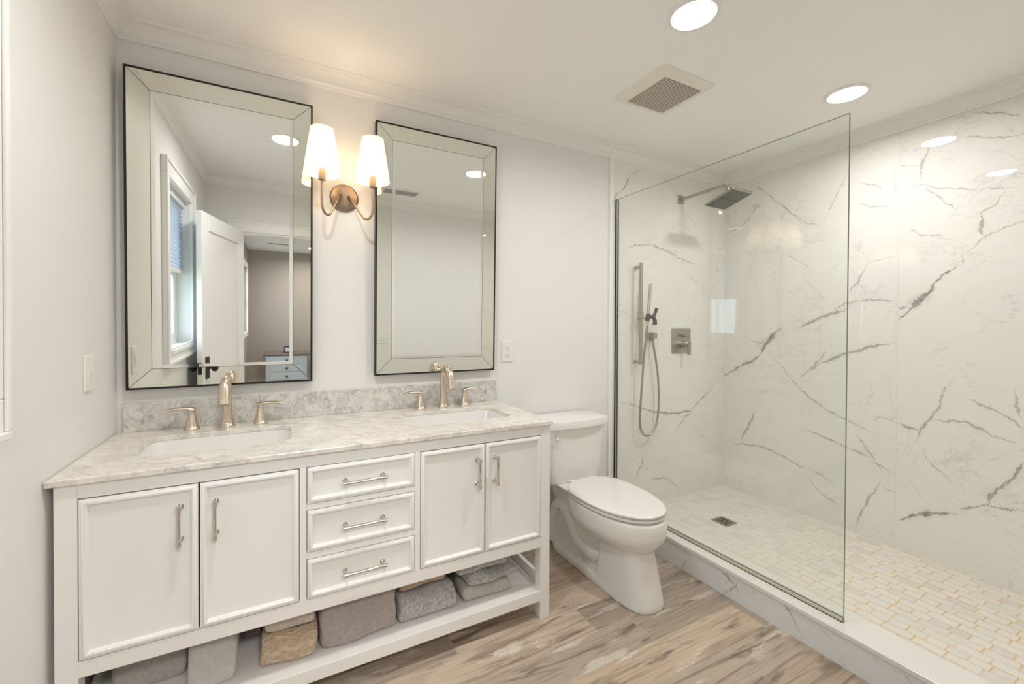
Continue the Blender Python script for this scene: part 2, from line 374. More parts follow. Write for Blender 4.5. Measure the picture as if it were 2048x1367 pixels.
def wood_floor():
    k = NT('wood_look_plank_tile', 0.42)
    co = k.coord(); s = k.sep(co)
    PW, PL = 0.1495, 0.915
    yy = k.math('DIVIDE', k.math('SUBTRACT', k.math('MULTIPLY', s[1], -1.0), 0.578), PW)
    row = k.math('FLOOR', yy); fy = k.math('SUBTRACT', yy, row)
    off = k.math('MULTIPLY', k.white(k.comb(row, 2.0, 5.0))[0], PL)
    for r, x0 in ((-1, 1.17), (0, 1.741), (1, 1.915), (2, 2.40), (3, 1.60), (4, 2.13)):
        eq = k.math('COMPARE', row, float(r), 0.1)
        off = k.math('ADD', k.math('MULTIPLY', off, k.math('SUBTRACT', 1.0, eq)), k.math('MULTIPLY', eq, x0))
    xx = k.math('DIVIDE', k.math('SUBTRACT', s[0], off), PL)
    cell = k.math('FLOOR', xx); fx = k.math('SUBTRACT', xx, cell)
    rnd = k.white(k.comb(row, cell, 1.0)); rv, rc = rnd[0], rnd[1]
    rs = k.sep(rc)
    # grain, offset per plank
    g = k.vadd(co, k.vscale(rc, 7.0))
    warp = k.noise(k.mapping(g, (2.5, 12, 1)), 1.0, 3, 0.5)
    rings = k.math('SINE', k.math('MULTIPLY', k.math('ADD', k.math('MULTIPLY', k.noise(k.mapping(g, (0.55, 5.5, 1)), 1.0, 2, 0.45, 0.25), 3.0), k.math('MULTIPLY', warp, 0.25)), 30.0))
    ringm = k.maprange(rings, 0.15, 0.95, 0, 1)
    ringm = k.math('MULTIPLY', ringm, k.maprange(k.noise(k.mapping(g, (1.2, 7, 1)), 1.3, 2), 0.40, 0.56))
    fine = k.noise(k.mapping(g, (5, 130, 5)), 1.0, 4, 0.6)
    finem = k.maprange(fine, 0.52, 0.72, 0, 1)
    basec = k.mix(rs[0], (0.46, 0.355, 0.265), (0.50, 0.43, 0.355))
    basec = k.mix(k.maprange(k.noise(g, 3.5, 3), 0.35, 0.7), basec, (0.52, 0.43, 0.345))
    basec = k.mix(k.math('MULTIPLY', k.maprange(rv, 0.45, 0.62), 0.40), basec, (0.29, 0.245, 0.20))
    c = k.mix(k.math('MULTIPLY', ringm, 0.68), basec, (0.155, 0.115, 0.082))
    c = k.mix(k.math('MULTIPLY', finem, 0.55), c, (0.19, 0.15, 0.12))
    mid = k.noise(k.mapping(g, (2.2, 42, 5)), 1.0, 4, 0.62)
    c = k.mix(k.math('MULTIPLY', k.maprange(mid, 0.55, 0.68), k.maprange(k.noise(k.mapping(g, (1.5, 6, 1)), 1.0, 2), 0.40, 0.62, 0.05, 0.6)), c, (0.17, 0.13, 0.10))
    c = k.mix(k.math('MULTIPLY', k.maprange(mid, 0.47, 0.33), 0.30), c, (0.60, 0.52, 0.43))
    # charred streaks and worn white paint
    st = k.noise(k.mapping(g, (2.4, 13, 1)), 1.4, 6, 0.66)
    stm = k.math('MULTIPLY', k.maprange(st, 0.575, 0.68), 0.80)
    c = k.mix(stm, c, (0.105, 0.085, 0.068))
    pt = k.noise(k.mapping(k.vadd(g, (3, 1, 0)), (2.0, 8.5, 1)), 1.3, 7, 0.66)
    ptm = k.math('MULTIPLY', k.maprange(pt, 0.575, 0.62), 0.82)
    ptm = k.math('MULTIPLY', ptm, k.maprange(k.noise(g, 160, 2), 0.36, 0.5, 0.35, 1))
    c = k.mix(ptm, c, (0.66, 0.615, 0.545))
    c = k.mix(1.0, c, k.mix(rs[1], (0.78, 0.77, 0.76), (1.22, 1.20, 1.17)), 'MULTIPLY')
    # grout lines
    ey = k.math('MINIMUM', fy, k.math('SUBTRACT', 1.0, fy)); ex = k.math('MINIMUM', fx, k.math('SUBTRACT', 1.0, fx))
    e = k.math('MINIMUM', k.math('MULTIPLY', ey, PW), k.math('MULTIPLY', ex, PL))
    gr = k.maprange(e, 0.0009, 0.0022, 1, 0)
    c = k.mix(k.math('MULTIPLY', gr, 0.75), c, (0.46, 0.40, 0.33))
    k.col(c)
    k.put(k.b.inputs['Roughness'], k.maprange(fine, 0.3, 0.7, 0.34, 0.5))
    k.bump(k.math('SUBTRACT', k.math('MULTIPLY', fine, 0.3), gr), 0.25, 0.002)
    return k.m
MAT['floor'] = wood_floor()

def mosaic():
    k = NT('shower_mosaic', 0.3)
    co = k.coord()
    wob = k.vscale(k.vadd(k.noise(co, 30, 2, out='Color'), (-.5, -.5, -.5)), 0.006)
    p = k.mapping(k.vadd(co, wob), (1, 1, 1), rot=(0, 0, PI / 2))
    def brick(scale, bw, rh, off, sq, sqf):
        b = k.node('ShaderNodeTexBrick'); k.put(b.inputs['Vector'], p)
        b.offset = off; b.squash = sq; b.squash_frequency = sqf; b.offset_frequency = 2
        b.inputs['Scale'].default_value = scale; b.inputs['Mortar Size'].default_value = 0.0028
        b.inputs['Mortar Smooth'].default_value = 0.3; b.inputs['Brick Width'].default_value = bw; b.inputs['Row Height'].default_value = rh
        b.inputs['Color1'].default_value = (0, 0, 0, 1); b.inputs['Color2'].default_value = (1, 1, 1, 1); b.inputs['Mortar'].default_value = (0.5, 0.5, 0.5, 1)
        return b
    b = brick(1.0, 0.092, 0.052, 0.37, 0.62, 3)
    tone = k.node('ShaderNodeRGBToBW'); k.l.new(b.outputs['Color'], tone.inputs[0])
    t = k.math('ADD', k.math('MULTIPLY', tone.outputs[0], 0.75), k.math('MULTIPLY', k.noise(k.mapping(co, (4, 1.2, 1)), 26, 4), 0.4))
    c = k.ramp(t, [(0.1, (0.62, 0.60, 0.56)), (0.35, (0.78, 0.755, 0.70)), (0.75, (0.80, 0.77, 0.71)), (1.0, (0.70, 0.69, 0.66))])
    s = k.sep(co)
    # rusty staining of the grout is heaviest towards the entrance end of the shower
    amt = k.maprange(k.math('ADD', k.math('MULTIPLY', s[1], -1.0), k.math('MULTIPLY', k.noise(co, 5, 3), 0.7)), 0.85, 1.55, 0.12, 1.0)
    along = k.maprange(k.noise(co, 13, 3), 0.35, 0.55, 0.3, 1)
    g = k.mix(k.math('MULTIPLY', amt, along), (0.70, 0.66, 0.58), (0.76, 0.50, 0.20))
    c = k.mix(b.outputs['Fac'], c, g)
    k.col(c)
    k.bump(k.math('MULTIPLY', b.outputs['Fac'], -1.0), 0.3, 0.002)
    return k.m
MAT['mosaic'] = mosaic()

def towel_mat(name, c1, c2, speck=0.5, sc=70, weave=False):
    k = NT(name, 0.95)
    co = k.coord()
    n = k.noise(co, sc, 4, 0.7)
    m = k.maprange(n, 0.5 - speck * 0.25, 0.5 + speck * 0.25)
    big = k.noise(co, 7, 3)
    c = k.mix(m, c1, c2)
    c = k.mix(k.math('MULTIPLY', k.maprange(big, 0.4, 0.7), 0.35), c, tuple(x * 0.8 for x in c1))
    h = k.noise(co, 420, 3, 0.7)
    if weave:
        vo = k.node('ShaderNodeTexVoronoi', feature='DISTANCE_TO_EDGE'); k.put(vo.inputs['Vector'], k.mapping(co, (1.0, 1.0, 1.25))); vo.inputs['Scale'].default_value = 50; vo.inputs['Randomness'].default_value = 0.55
        cellm = k.maprange(vo.outputs['Distance'], 0.02, 0.16, 1, 0)
        c = k.mix(k.math('MULTIPLY', cellm, 0.6), c, tuple(min(1, x * 1.35) for x in c2))
        h = k.math('ADD', k.math('MULTIPLY', cellm, 1.2), k.math('MULTIPLY', h, 0.4))
    k.col(c)
    k.bump(h, 0.6, 0.006)
    k.set(Sheen_Weight=0.3)
    return k.m
MAT['tw_grey'] = towel_mat('towel_grey', (0.40, 0.385, 0.36), (0.50, 0.485, 0.455))
MAT['tw_lightgrey'] = towel_mat('towel_light_grey', (0.54, 0.52, 0.49), (0.62, 0.60, 0.57), 0.6)
MAT['tw_tan'] = towel_mat('towel_tan_honeycomb', (0.42, 0.31, 0.215), (0.56, 0.425, 0.305), 0.6, weave=True)
MAT['tw_beige'] = towel_mat('towel_beige', (0.53, 0.46, 0.395), (0.64, 0.575, 0.51), 0.5)
MAT['tw_mauve'] = towel_mat('towel_mauve_grey', (0.37, 0.315, 0.30), (0.46, 0.395, 0.375), 0.5)
MAT['tw_blue'] = towel_mat('towel_blue_speckled', (0.62, 0.59, 0.55), (0.33, 0.335, 0.36), 0.45, 90)
MAT['tw_speckle'] = towel_mat('towel_grey_speckled', (0.45, 0.425, 0.39), (0.62, 0.59, 0.545), 0.6, 110)
MAT['tw_dark'] = towel_mat('cloth_dark', (0.045, 0.045, 0.05), (0.07, 0.07, 0.08), 0.5)
MAT['tw_plum'] = towel_mat('cloth_plum', (0.22, 0.18, 0.17), (0.28, 0.235, 0.225), 0.5)
MAT['bedding'] = towel_mat('bedding_white', (0.68, 0.70, 0.73), (0.76, 0.78, 0.80), 0.5, 20)

def grid_mat(name, base, hole, pitch, axes=(0, 1), size=0.55, rot=0.785):
    k = NT(name, 0.45)
    p = k.mapping(k.coord(), (1, 1, 1), rot=(0, 0, rot)); s = k.sep(p)
    a = k.math('SINE', k.math('MULTIPLY', s[axes[0]], 2 * PI / pitch)); b = k.math('SINE', k.math('MULTIPLY', s[axes[1]], 2 * PI / pitch))
    m = k.maprange(k.math('MULTIPLY', a, b), size - 0.5, size - 0.3)
    k.col(k.mix(m, base, hole))
    return k.m
MAT['fan_grille'] = grid_mat('fan_grille', (0.72, 0.66, 0.55), (0.06, 0.05, 0.04), 0.0125, size=0.42)
MAT['nozzles'] = grid_mat('nozzle_plate', (0.075, 0.07, 0.062), (0.42, 0.42, 0.40), 0.013, size=1.0, rot=0.0)

# ---------------------------------------------------------------- mesh helpers
def obj(name, bm, mat, parent=None, smooth=None, bevel=0.0, seg=2, subsurf=0):
    me = bpy.data.meshes.new(name)
    bmesh.ops.recalc_face_normals(bm, faces=bm.faces)
    bm.to_mesh(me); bm.free()
    o = bpy.data.objects.new(name, me); C.objects.link(o)
    for m in (mat if isinstance(mat, (list, tuple)) else [mat]): me.materials.append(MAT[m] if isinstance(m, str) else m)
    if parent: o.parent = parent
    if bevel:
        b = o.modifiers.new('bevel', 'BEVEL'); b.width = bevel; b.segments = seg; b.limit_method = 'ANGLE'; b.angle_limit = math.radians(35)
    if subsurf:
        s_ = o.modifiers.new('sub', 'SUBSURF'); s_.levels = subsurf; s_.render_levels = subsurf
    if smooth:
        for p in me.polygons: p.use_smooth = True
        if smooth != 'all': me.set_sharp_from_angle(angle=math.radians(smooth if smooth is not True else 40))
    return o

def thing(name, label, cat, loc=(0, 0, 0), rot=(0, 0, 0), group=None):
    o = bpy.data.objects.new(name, None); C.objects.link(o)
    o.empty_display_size = 0.05; o.location = loc; o.rotation_euler = rot
    return tag(o, label, cat, group)

def tag(o, label, cat, group=None, kind=None):
    o['label'] = label; o['category'] = cat
    if group: o['group'] = group
    if kind: o['kind'] = kind
    return o

def struct(name, bm, mat, parent=None, label=None, **kw):
    o = obj(name, bm, mat, parent, **kw); o['kind'] = 'structure'
    if label: o['label'] = label
    return o

def box(bm, x0, x1, y0, y1, z0, z1, mi=0):
    v = [bm.verts.new(p) for p in ((x0, y0, z0), (x1, y0, z0), (x1, y1, z0), (x0, y1, z0), (x0, y0, z1), (x1, y0, z1), (x1, y1, z1), (x0, y1, z1))]
    fs = [bm.faces.new([v[i] for i in f]) for f in ((0, 3, 2, 1), (4, 5, 6, 7), (0, 1, 5, 4), (1, 2, 6, 5), (2, 3, 7, 6), (3, 0, 4, 7))]
    for f in fs: f.material_index = mi
    return fs

def boxes(*L):
    bm = bmesh.new()
    for b in L: box(bm, *b)
    return bm

def loft(bm, loops, cap0=True, cap1=True, closed=True):
    rows = [[bm.verts.new(p) for p in lp] for lp in loops]
    n = len(rows[0])
    for a, b in zip(rows, rows[1:]):
        for i in range(n if closed else n - 1):
            j = (i + 1) % n
            bm.faces.new((a[i], a[j], b[j], b[i]))
    if cap0: bm.faces.new(list(reversed(rows[0])))
    if cap1: bm.faces.new(rows[-1])
    return rows

def ring(c, r, n, u=Vector((1, 0, 0)), v=Vector((0, 1, 0)), ru=None):
    c = Vector(c)
    return [c + u * ((ru or r) * math.cos(2 * PI * i / n)) + v * (r * math.sin(2 * PI * i / n)) for i in range(n)]

def cyl(bm, a, b, r0, r1=None, n=24, cap=True):
    a, b = Vector(a), Vector(b); d = (b - a).normalized()
    u = d.orthogonal().normalized(); v = d.cross(u)
    loft(bm, [ring(a, r0, n, u, v), ring(b, r1 if r1 is not None else r0, n, u, v)], cap, cap)

def lathe(bm, prof, c=(0, 0, 0), n=40, axis='z', cap=True):
    """prof: list of (radius, height) along axis"""
    c = Vector(c)
    ax = {'z': (Vector((1, 0, 0)), Vector((0, 1, 0)), Vector((0, 0, 1))), 'y': (Vector((1, 0, 0)), Vector((0, 0, 1)), Vector((0, -1, 0))), 'x': (Vector((0, 1, 0)), Vector((0, 0, 1)), Vector((1, 0, 0)))}[axis]
    loft(bm, [ring(c + ax[2] * h, max(r, 1e-4), n, ax[0], ax[1]) for r, h in prof], cap, cap)

def spline(pts, n=8):
    P = [Vector(p) for p in pts]; out = []
    Q = [2 * P[0] - P[1]] + P + [2 * P[-1] - P[-2]]
    for i in range(1, len(Q) - 2):
        p0, p1, p2, p3 = Q[i - 1:i + 3]
        for k in range(n):
            t = k / n
            out.append(0.5 * ((2 * p1) + (p2 - p0) * t + (2 * p0 - 5 * p1 + 4 * p2 - p3) * t * t + (3 * p1 - p0 - 3 * p2 + p3) * t ** 3))
    out.append(P[-1]); return out

def tube(bm, path, r, n=14, flat=1.0, cap=True, ref=Vector((1, 0, 0))):
    """sweep; r is a number or a list (interpolated); flat squashes across"""
    P = [Vector(p) for p in path]; N = len(P); loops = []
    for i, p in enumerate(P):
        d = (P[min(i + 1, N - 1)] - P[max(i - 1, 0)]).normalized()
        u = (ref - d * ref.dot(d))
        u = u.normalized() if u.length > 1e-3 else d.orthogonal().normalized()
        v = d.cross(u)
        if isinstance(r, (list, tuple)):
            t = i / (N - 1) * (len(r) - 1); k = min(int(t), len(r) - 2); rr = r[k] + (r[k + 1] - r[k]) * (t - k)
        else: rr = r
        loops.append(ring(p, rr, n, u, v, rr * flat))
    loft(bm, loops, cap, cap)

def rrect(cx, cy, w, d, r, z, n=6):
    pts = []
    for sx, sy, a0 in ((1, 1, 0), (-1, 1, 90), (-1, -1, 180), (1, -1, 270)):
        for k in range(n + 1):
            a = math.radians(a0 + 90 * k / n)
            pts.append(Vector((cx + sx * (w / 2 - r) + r * math.cos(a), cy + sy * (d / 2 - r) + r * math.sin(a), z)))
    return pts

def panel_face(bm, x0, x1, z0, z1, y, prof):
    """rectangular front with a moulded border; prof = [(inset, out)], out towards -y"""
    rows = []
    for ins, o in prof:
        rows.append([bm.verts.new(p) for p in ((x0 + ins, y - o, z0 + ins), (x1 - ins, y - o, z0 + ins), (x1 - ins, y - o, z1 - ins), (x0 + ins, y - o, z1 - ins))])
    for a, b in zip(rows, rows[1:]):
        for i in range(4): bm.faces.new((a[i], a[(i + 1) % 4], b[(i + 1) % 4], b[i]))
    bm.faces.new(rows[-1]); bm.faces.new(list(reversed(rows[0])))

def mitre_run(bm, p0, p1, nrm, prof, m0=1, m1=1):
    """moulding between two inside corners; prof=[(out, dz)], mitred inwards at both ends"""
    p0, p1, nrm = Vector(p0), Vector(p1), Vector(nrm); t = (p1 - p0).normalized()
    L = []
    for p, s in ((p0, m0), (p1, -m1)):
        L.append([p + nrm * d + t * (d * s) + Vector((0, 0, dz)) for d, dz in prof])
    loft(bm, L)

def copy_tree(o, parent=None):
    c = o.copy(); C.objects.link(c)
    if parent: c.parent = parent
    for ch in list(o.children): copy_tree(ch, c)
    return c

# ---------------------------------------------------------------- the room
T = 0.12
struct('floor', boxes((-T, W + T, YF - T, T, -0.05, 0.0)), 'floor', label='wood-look plank tile floor in worn brown and white')
struct('ceiling', boxes((-T, W + T, YF - T, T, H, H + 0.08)), 'ceiling', label='cream painted ceiling')
WY0, WY1, WZ0, WZ1 = -1.53, -0.865, 1.105, 2.06       # window opening
struct('wall_left', boxes((-T, 0, WY1, T, 0, H), (-T, 0, YF - T, WY0, 0, H), (-T, 0, WY0, WY1, 0, WZ0), (-T, 0, WY0, WY1, WZ1, H)), 'wall', label='cream wall with the window')
struct('wall_back', boxes((0, 2.474, 0, T, 0, H)), 'wall', label='white wall behind the vanity and toilet')
MAT['slab_back'] = slab_marble('marble_slab_back', VEINS_BACK, 0, 2.40, 3.65, seed=0.0)
MAT['slab_near'] = slab_marble('marble_slab_side', VEINS_NEAR, 1, -1.10, 0.05, seed=1.7)
MAT['slab_far'] = slab_marble('marble_slab_entry', VEINS_FAR, 1, -2.25, -0.98, seed=3.1)
struct('wall_back_shower', boxes((2.474, W + T, -0.008, T, 0, H)), 'slab_back', label='polished veined marble wall with the shower fittings')
struct('wall_right', boxes((W, W + T, -1.0362, -0.008, 0, H)), 'slab_near', label='polished veined marble slab next to the shower corner')
struct('wall_right_entry', boxes((W, W + T, YF - T, -1.0378, 0, H)), 'slab_far', label='polished veined marble slab at the open end of the shower')
struct('trim_9', boxes((W + 0.001, W + 0.02, -1.0378, -1.0362, 0, H)), 'quartz', label='pale grout joint between two marble slabs')
DX0, DX1, DZ = 0.245, 1.05, 2.0                      # doorway
struct('wall_front', boxes((-T, DX0, YF - T, YF, 0, H), (DX1, GX, YF - T, YF, 0, H), (DX0, DX1, YF - T, YF, DZ, H)), 'wall', label='white wall with the doorway')
struct('wall_front_shower', boxes((GX, W, YF - T, YF, 0, H)), 'slab_far', label='marble wall at the far end of the shower')
struct('floor_shower', boxes((2.59, W, YF, -0.008, 0.0, 0.052)), 'mosaic', label='shower floor of small pale mosaic tiles with rusty grout')

cove = [(0.040 + 0.0 - 0.024 * math.cos(a), -0.050 + 0.036 * math.sin(a)) for a in [i * PI / 2 / 6 for i in range(7)]]
crown = [(0, -0.0745), (0.009, -0.0745), (0.011, -0.068), (0.009, -0.064), (0.014, -0.060), (0.0175, -0.054), (0.016, -0.050)] + cove[1:] + [(0.046, -0.013), (0.050, -0.008), (0.056, -0.0055), (0.060, -0.004), (0.060, 0), (0, 0)]
for i, (a, b, n, nm) in enumerate((((0, 0, H), (W, 0, H), (0, -1, 0), 'crown moulding above the mirrors'), ((W, 0, H), (W, YF, H), (-1, 0, 0), 'crown moulding above the side marble wall'),
                                   ((W, YF, H), (0, YF, H), (0, 1, 0), 'crown moulding above the doorway'), ((0, YF, H), (0, 0, H), (1, 0, 0), 'crown moulding above the window'))):
    bm = bmesh.new(); mitre_run(bm, a, b, n, crown)
    struct('trim_%d' % (i + 1), bm, 'trim', label=nm, smooth=30)
struct('trim_5', boxes((2.444, 2.4735, -0.012, 0, 0, H - 0.0745)), 'trim', label='narrow white upright strip where paint meets marble', bevel=0.002)
bm = boxes((2.4435, 2.4735, -0.062, -0.0, H - 0.078, H))
bm2 = bmesh.new(); mitre_run(bm2, (2.446, 0, H), (2.471, 0, H), (0, -1, 0), [(d + 0.0015 if d else 0, z - 0.0012 if z else 0) for d, z in crown], 0, 0)
bm.free(); struct('trim_6', bm2, 'trim', label='small cover strip across the crown moulding joint', smooth=30)
bb = [(0, 0), (0.014, 0), (0.014, 0.115), (0.011, 0.125), (0.008, 0.13), (0.004, 0.14), (0, 0.14)]
bm = bmesh.new(); mitre_run(bm, (0.014, 0, 0), (2.444, 0, 0), (0, -1, 0), bb, 0, 0); struct('baseboard_back', bm, 'trim', label='white baseboard behind the toilet')
bm = bmesh.new(); mitre_run(bm, (0, 0, 0), (0, YF, 0), (1, 0, 0), bb, 0, 0); struct('baseboard_left', bm, 'trim', label='white baseboard under the window')
bm = bmesh.new(); mitre_run(bm, (2.436, YF, 0), (DX1 + 0.09, YF, 0), (0, 1, 0), bb, 0, 0); struct('baseboard_front', bm, 'trim', label='white baseboard beside the doorway')

# doorway casing and jamb
def casing_run(bm, x0, x1, z0, z1, w, y0, dy):
    pass
bm = bmesh.new()
cw, ct = 0.085, 0.018
for (x0, x1, z0, z1) in ((DX0 - cw, DX0, 0, DZ + cw), (DX1, DX1 + cw, 0, DZ + cw), (DX0, DX1, DZ, DZ + cw)):
    box(bm, x0, x1, YF, YF + ct, z0, z1)
for (x0, x1, z0, z1) in ((DX0 - cw, DX0 - cw + .015, 0, DZ + cw - .015), (DX1 + cw - .015, DX1 + cw, 0, DZ + cw - .015), (DX0 - cw, DX1 + cw, DZ + cw - 0.015, DZ + cw)):
    box(bm, x0, x1, YF + ct, YF + ct + 0.006, z0, z1)
struct('trim_7', bm, 'trim', label='white door casing around the doorway', bevel=0.002)
struct('trim_8', boxes((DX0, DX0 + 0.015, YF - T, YF, 0, DZ), (DX1 - 0.015, DX1, YF - T, YF, 0, DZ), (DX0 + 0.015, DX1 - 0.015, YF - T, YF, DZ - 0.015, DZ)), 'trim', label='white door jamb')

# ---- window with casing, sash and glass
win = bpy.data.objects.new('window_1', None); C.objects.link(win); win['kind'] = 'structure'; win['label'] = 'white framed window over the cream wall'
def frame_yz(bm, y0, y1, z0, z1, w, x0, x1):
    for a in ((y0, y1, z0, z0 + w), (y0, y1, z1 - w, z1), (y0, y0 + w, z0 + w, z1 - w), (y1 - w, y1, z0 + w, z1 - w)):
        box(bm, x0, x1, a[0], a[1], a[2], a[3])
bm = bmesh.new(); frame_yz(bm, -1.62, -0.775, 1.03, 2.15, 0.09, 0.0, 0.022); frame_yz(bm, -1.62, -0.775, 1.03, 2.15, 0.018, 0.022, 0.030)
struct('window_casing', bm, 'trim', win, bevel=0.003)
bm = bmesh.new(); box(bm, -0.10, 0.030, WY0, WY1, WZ0 - 0.02, WZ0 + 0.004); struct('window_sill', bm, 'trim', win, bevel=0.003)
bm = bmesh.new(); frame_yz(bm, WY0, WY1, WZ0, WZ1, 0.035, -0.11, -0.07); frame_yz(bm, WY0 + .035, WY1 - .035, WZ0 + .035, 1.60, 0.035, -0.105, -0.075); frame_yz(bm, WY0 + .035, WY1 - .035, 1.565, WZ1 - .035, 0.035, -0.115, -0.09)
struct('window_sash', bm, 'trim', win, bevel=0.002)
bm = bmesh.new(); box(bm, -0.093, -0.089, WY0 + .06, WY1 - .06, WZ0 + .06, 1.58); box(bm, -0.104, -0.100, WY0 + .06, WY1 - .06, 1.59, WZ1 - .06)
struct('window_pane', bm, 'glass_window', win)

sh = thing('cellular_shade', 'pale blue pleated shade half lowered in the window, seen in the mirror', 'window shade')
obj('headrail', boxes((-0.065, -0.02, WY0 + .004, WY1 - .004, WZ1 - 0.04, WZ1 - 0.002)), 'trim', sh, bevel=0.002)
bm = bmesh.new(); npl = 17; ztop, zbot = WZ1 - 0.04, 1.60
prof = []
for i in range(npl * 2 + 1):
    z = ztop + (zbot - ztop) * i / (npl * 2); prof.append((-0.034 if i % 2 else -0.048, z))
for i in range(npl * 2, -1, -1):
    z = ztop + (zbot - ztop) * i / (npl * 2); prof.append((-0.064 if i % 2 else -0.050, z))
loft(bm, [[Vector((x, y, z)) for x, z in prof] for y in (WY0 + .006, WY1 - .006)])
obj('pleated_fabric', bm, 'cell', sh)
obj('bottom_rail', boxes((-0.064, -0.034, WY0 + .005, WY1 - .005, 1.575, 1.60)), 'trim', sh, bevel=0.003)

# ---- open door leaf
hx, hy = DX0 + 0.002, YF + 0.02
ang = math.atan2(-(0.062 - hx), (-1.405 - hy))
door = bpy.data.objects.new('door_1', None); C.objects.link(door); door['kind'] = 'structure'; door['label'] = 'open white panel door with black knobs, seen in the mirror'
door.location = (hx, hy, 0.008); door.rotation_euler = (0, 0, PI / 2 + ang)
DL, DT = 0.80, 0.035
bm = bmesh.new()
for y, s in ((0.0, 1), (DT, -1)): pass
fr = 0.115
for a in ((0, fr, 0, 1.985), (DL - fr, DL, 0, 1.985), (fr, DL - fr, 0, 0.22), (fr, DL - fr, 1.985 - fr, 1.985)):
    box(bm, a[0], a[1], -DT, 0, a[2], a[3])
box(bm, fr - .002, DL - fr + .002, -DT + .011, -.011, 0.215, 1.985 - fr + .005)
leaf = struct('door_leaf', bm, 'trim', door, bevel=0.003)
for s, y in ((1, 0.0), (-1, -DT)):
    bm = bmesh.new(); x, z = DL - 0.065, 0.93
    for i in range(2):
        pass
    box(bm, x - 0.026, x + 0.026, min(y, y + s * .007), max(y, y + s * .007), z - 0.075, z + 0.075)
    lathe(bm, [(0.010, -.002), (0.010, 0.028), (0.022, 0.034), (0.028, 0.044), (0.027, 0.056), (0.018, 0.064), (0.004, 0.066)], (x, y, z), 24, 'y') if s < 0 else lathe(bm, [(0.010, .002), (0.010, -0.028), (0.022, -0.034), (0.028, -0.044), (0.027, -0.056), (0.018, -0.064), (0.004, -0.066)], (x, y, z), 24, 'y')
    struct('door_knob', bm, 'black', door, smooth=35)
struct('latch_plate', boxes((DL - .001, DL + .0015, -0.030, -0.005, 0.89, 0.97)), 'black', door)

# ---- bedroom beyond the doorway (only seen in the mirror)
BY = -7.05
struct('floor_bedroom', boxes((-0.5, 4.2, BY, YF - T, -0.05, 0.0)), 'carpet', label='bedroom carpet beyond the doorway')
struct('ceiling_bedroom', boxes((-0.5, 4.2, BY, YF - T, H, H + 0.08)), 'ceiling', label='bedroom ceiling')
struct('wall_bedroom_end', boxes((-0.5, 4.2, BY - T, BY, 0, H)), 'bedwall', label='taupe bedroom end wall')
struct('wall_bedroom_side', boxes((-T, 0.03, BY, -6.55, 0, H), (-T, 0.03, -5.70, YF - T, 0, H), (-T, 0.03, -6.55, -5.70, 0, 0.95), (-T, 0.03, -6.55, -5.70, 2.05, H)), 'bedwall', label='taupe bedroom side wall with a window')
struct('wall_bedroom_far', boxes((4.2, 4.3, BY, YF - T, 0, H)), 'bedwall', label='taupe bedroom wall opposite its window')
w2 = bpy.data.objects.new('window_2', None); C.objects.link(w2); w2['kind'] = 'structure'; w2['label'] = 'bedroom window with white casing, seen in the mirror'
bm = bmesh.new(); frame_yz(bm, -6.63, -5.62, 0.87, 2.13, 0.08, 0.03, 0.05); struct('window_casing', bm, 'trim', w2, bevel=0.003)
bm = bmesh.new(); frame_yz(bm, -6.55, -5.70, 0.95, 2.05, 0.04, -0.08, -0.04); box(bm, -0.075, -0.045, -6.51, -5.74, 1.48, 1.52); struct('window_sash', bm, 'trim', w2)
bm = bmesh.new(); box(bm, -0.063, -0.058, -6.52, -5.73, 0.98, 2.02); struct('window_pane', bm, 'glass_window', w2)

ns = thing('nightstand', 'blue-white nightstand with dark top, seen through the doorway in the mirror', 'nightstand', (0.66, -6.55, 0))
nz = 0.55
obj('top', boxes((-0.37, 0.37, -0.25, 0.25, nz - 0.03, nz)), 'bedtop', ns, bevel=0.006)
obj('body', boxes((-0.33, 0.33, -0.22, 0.22, 0.06, nz - 0.03)), 'bedwhite', ns, bevel=0.004)
obj('plinth', boxes((-0.345, 0.345, -0.235, 0.235, 0.0, 0.07)), 'bedwhite', ns, bevel=0.008)
for i in range(3):
    z0 = 0.09 + i * 0.145
    bm = bmesh.new(); box(bm, -0.27, 0.27, 0.215, 0.236, z0, z0 + 0.125)
    d = obj('drawer', bm, 'bedwhite', ns, bevel=0.008)
    bm = bmesh.new()
    lathe(bm, [(0.008, 0.0), (0.008, -0.014), (0.018, -0.02), (0.018, -0.028), (0.004, -0.033)], (0, 0.236, z0 + 0.062), 16, 'y')
    obj('knob', bm, 'black', d, smooth=35)
ck = thing('alarm_clock', 'small dark desk clock standing on the nightstand', 'clock', (0.67, -6.55, nz))
bm = boxes((-0.055, 0.055, -0.03, 0.03, 0, 0.12)); obj('case', bm, 'black', ck, bevel=0.012)
obj('face', boxes((-0.038, 0.038, 0.03, 0.032, 0.02, 0.10)), 'bedwhite', ck)
bed = thing('bed', 'white-covered bed at the edge of the mirror beyond the doorway', 'bed', (2.05, -6.0, 0))
bm = boxes((-0.85, 0.85, -1.0, 1.0, 0.12, 0.36)); obj('base', bm, 'bedwhite', bed, bevel=0.02)
bm = boxes((-0.9, 0.9, -1.0, 1.03, 0.30, 0.60)); obj('comforter', bm, 'bedding', bed, bevel=0.08, seg=5, smooth='all')
bm = boxes((-0.85, 0.85, -1.04, -1.0, 0.0, 1.10)); obj('headboard', bm, 'bedwhite', bed, bevel=0.02)
for x in (-0.78, 0.78):
    for y in (-0.92, 0.92): obj('leg', boxes((x - .03, x + .03, y - .03, y + .03, 0, 0.13)), 'bedwhite', bed)

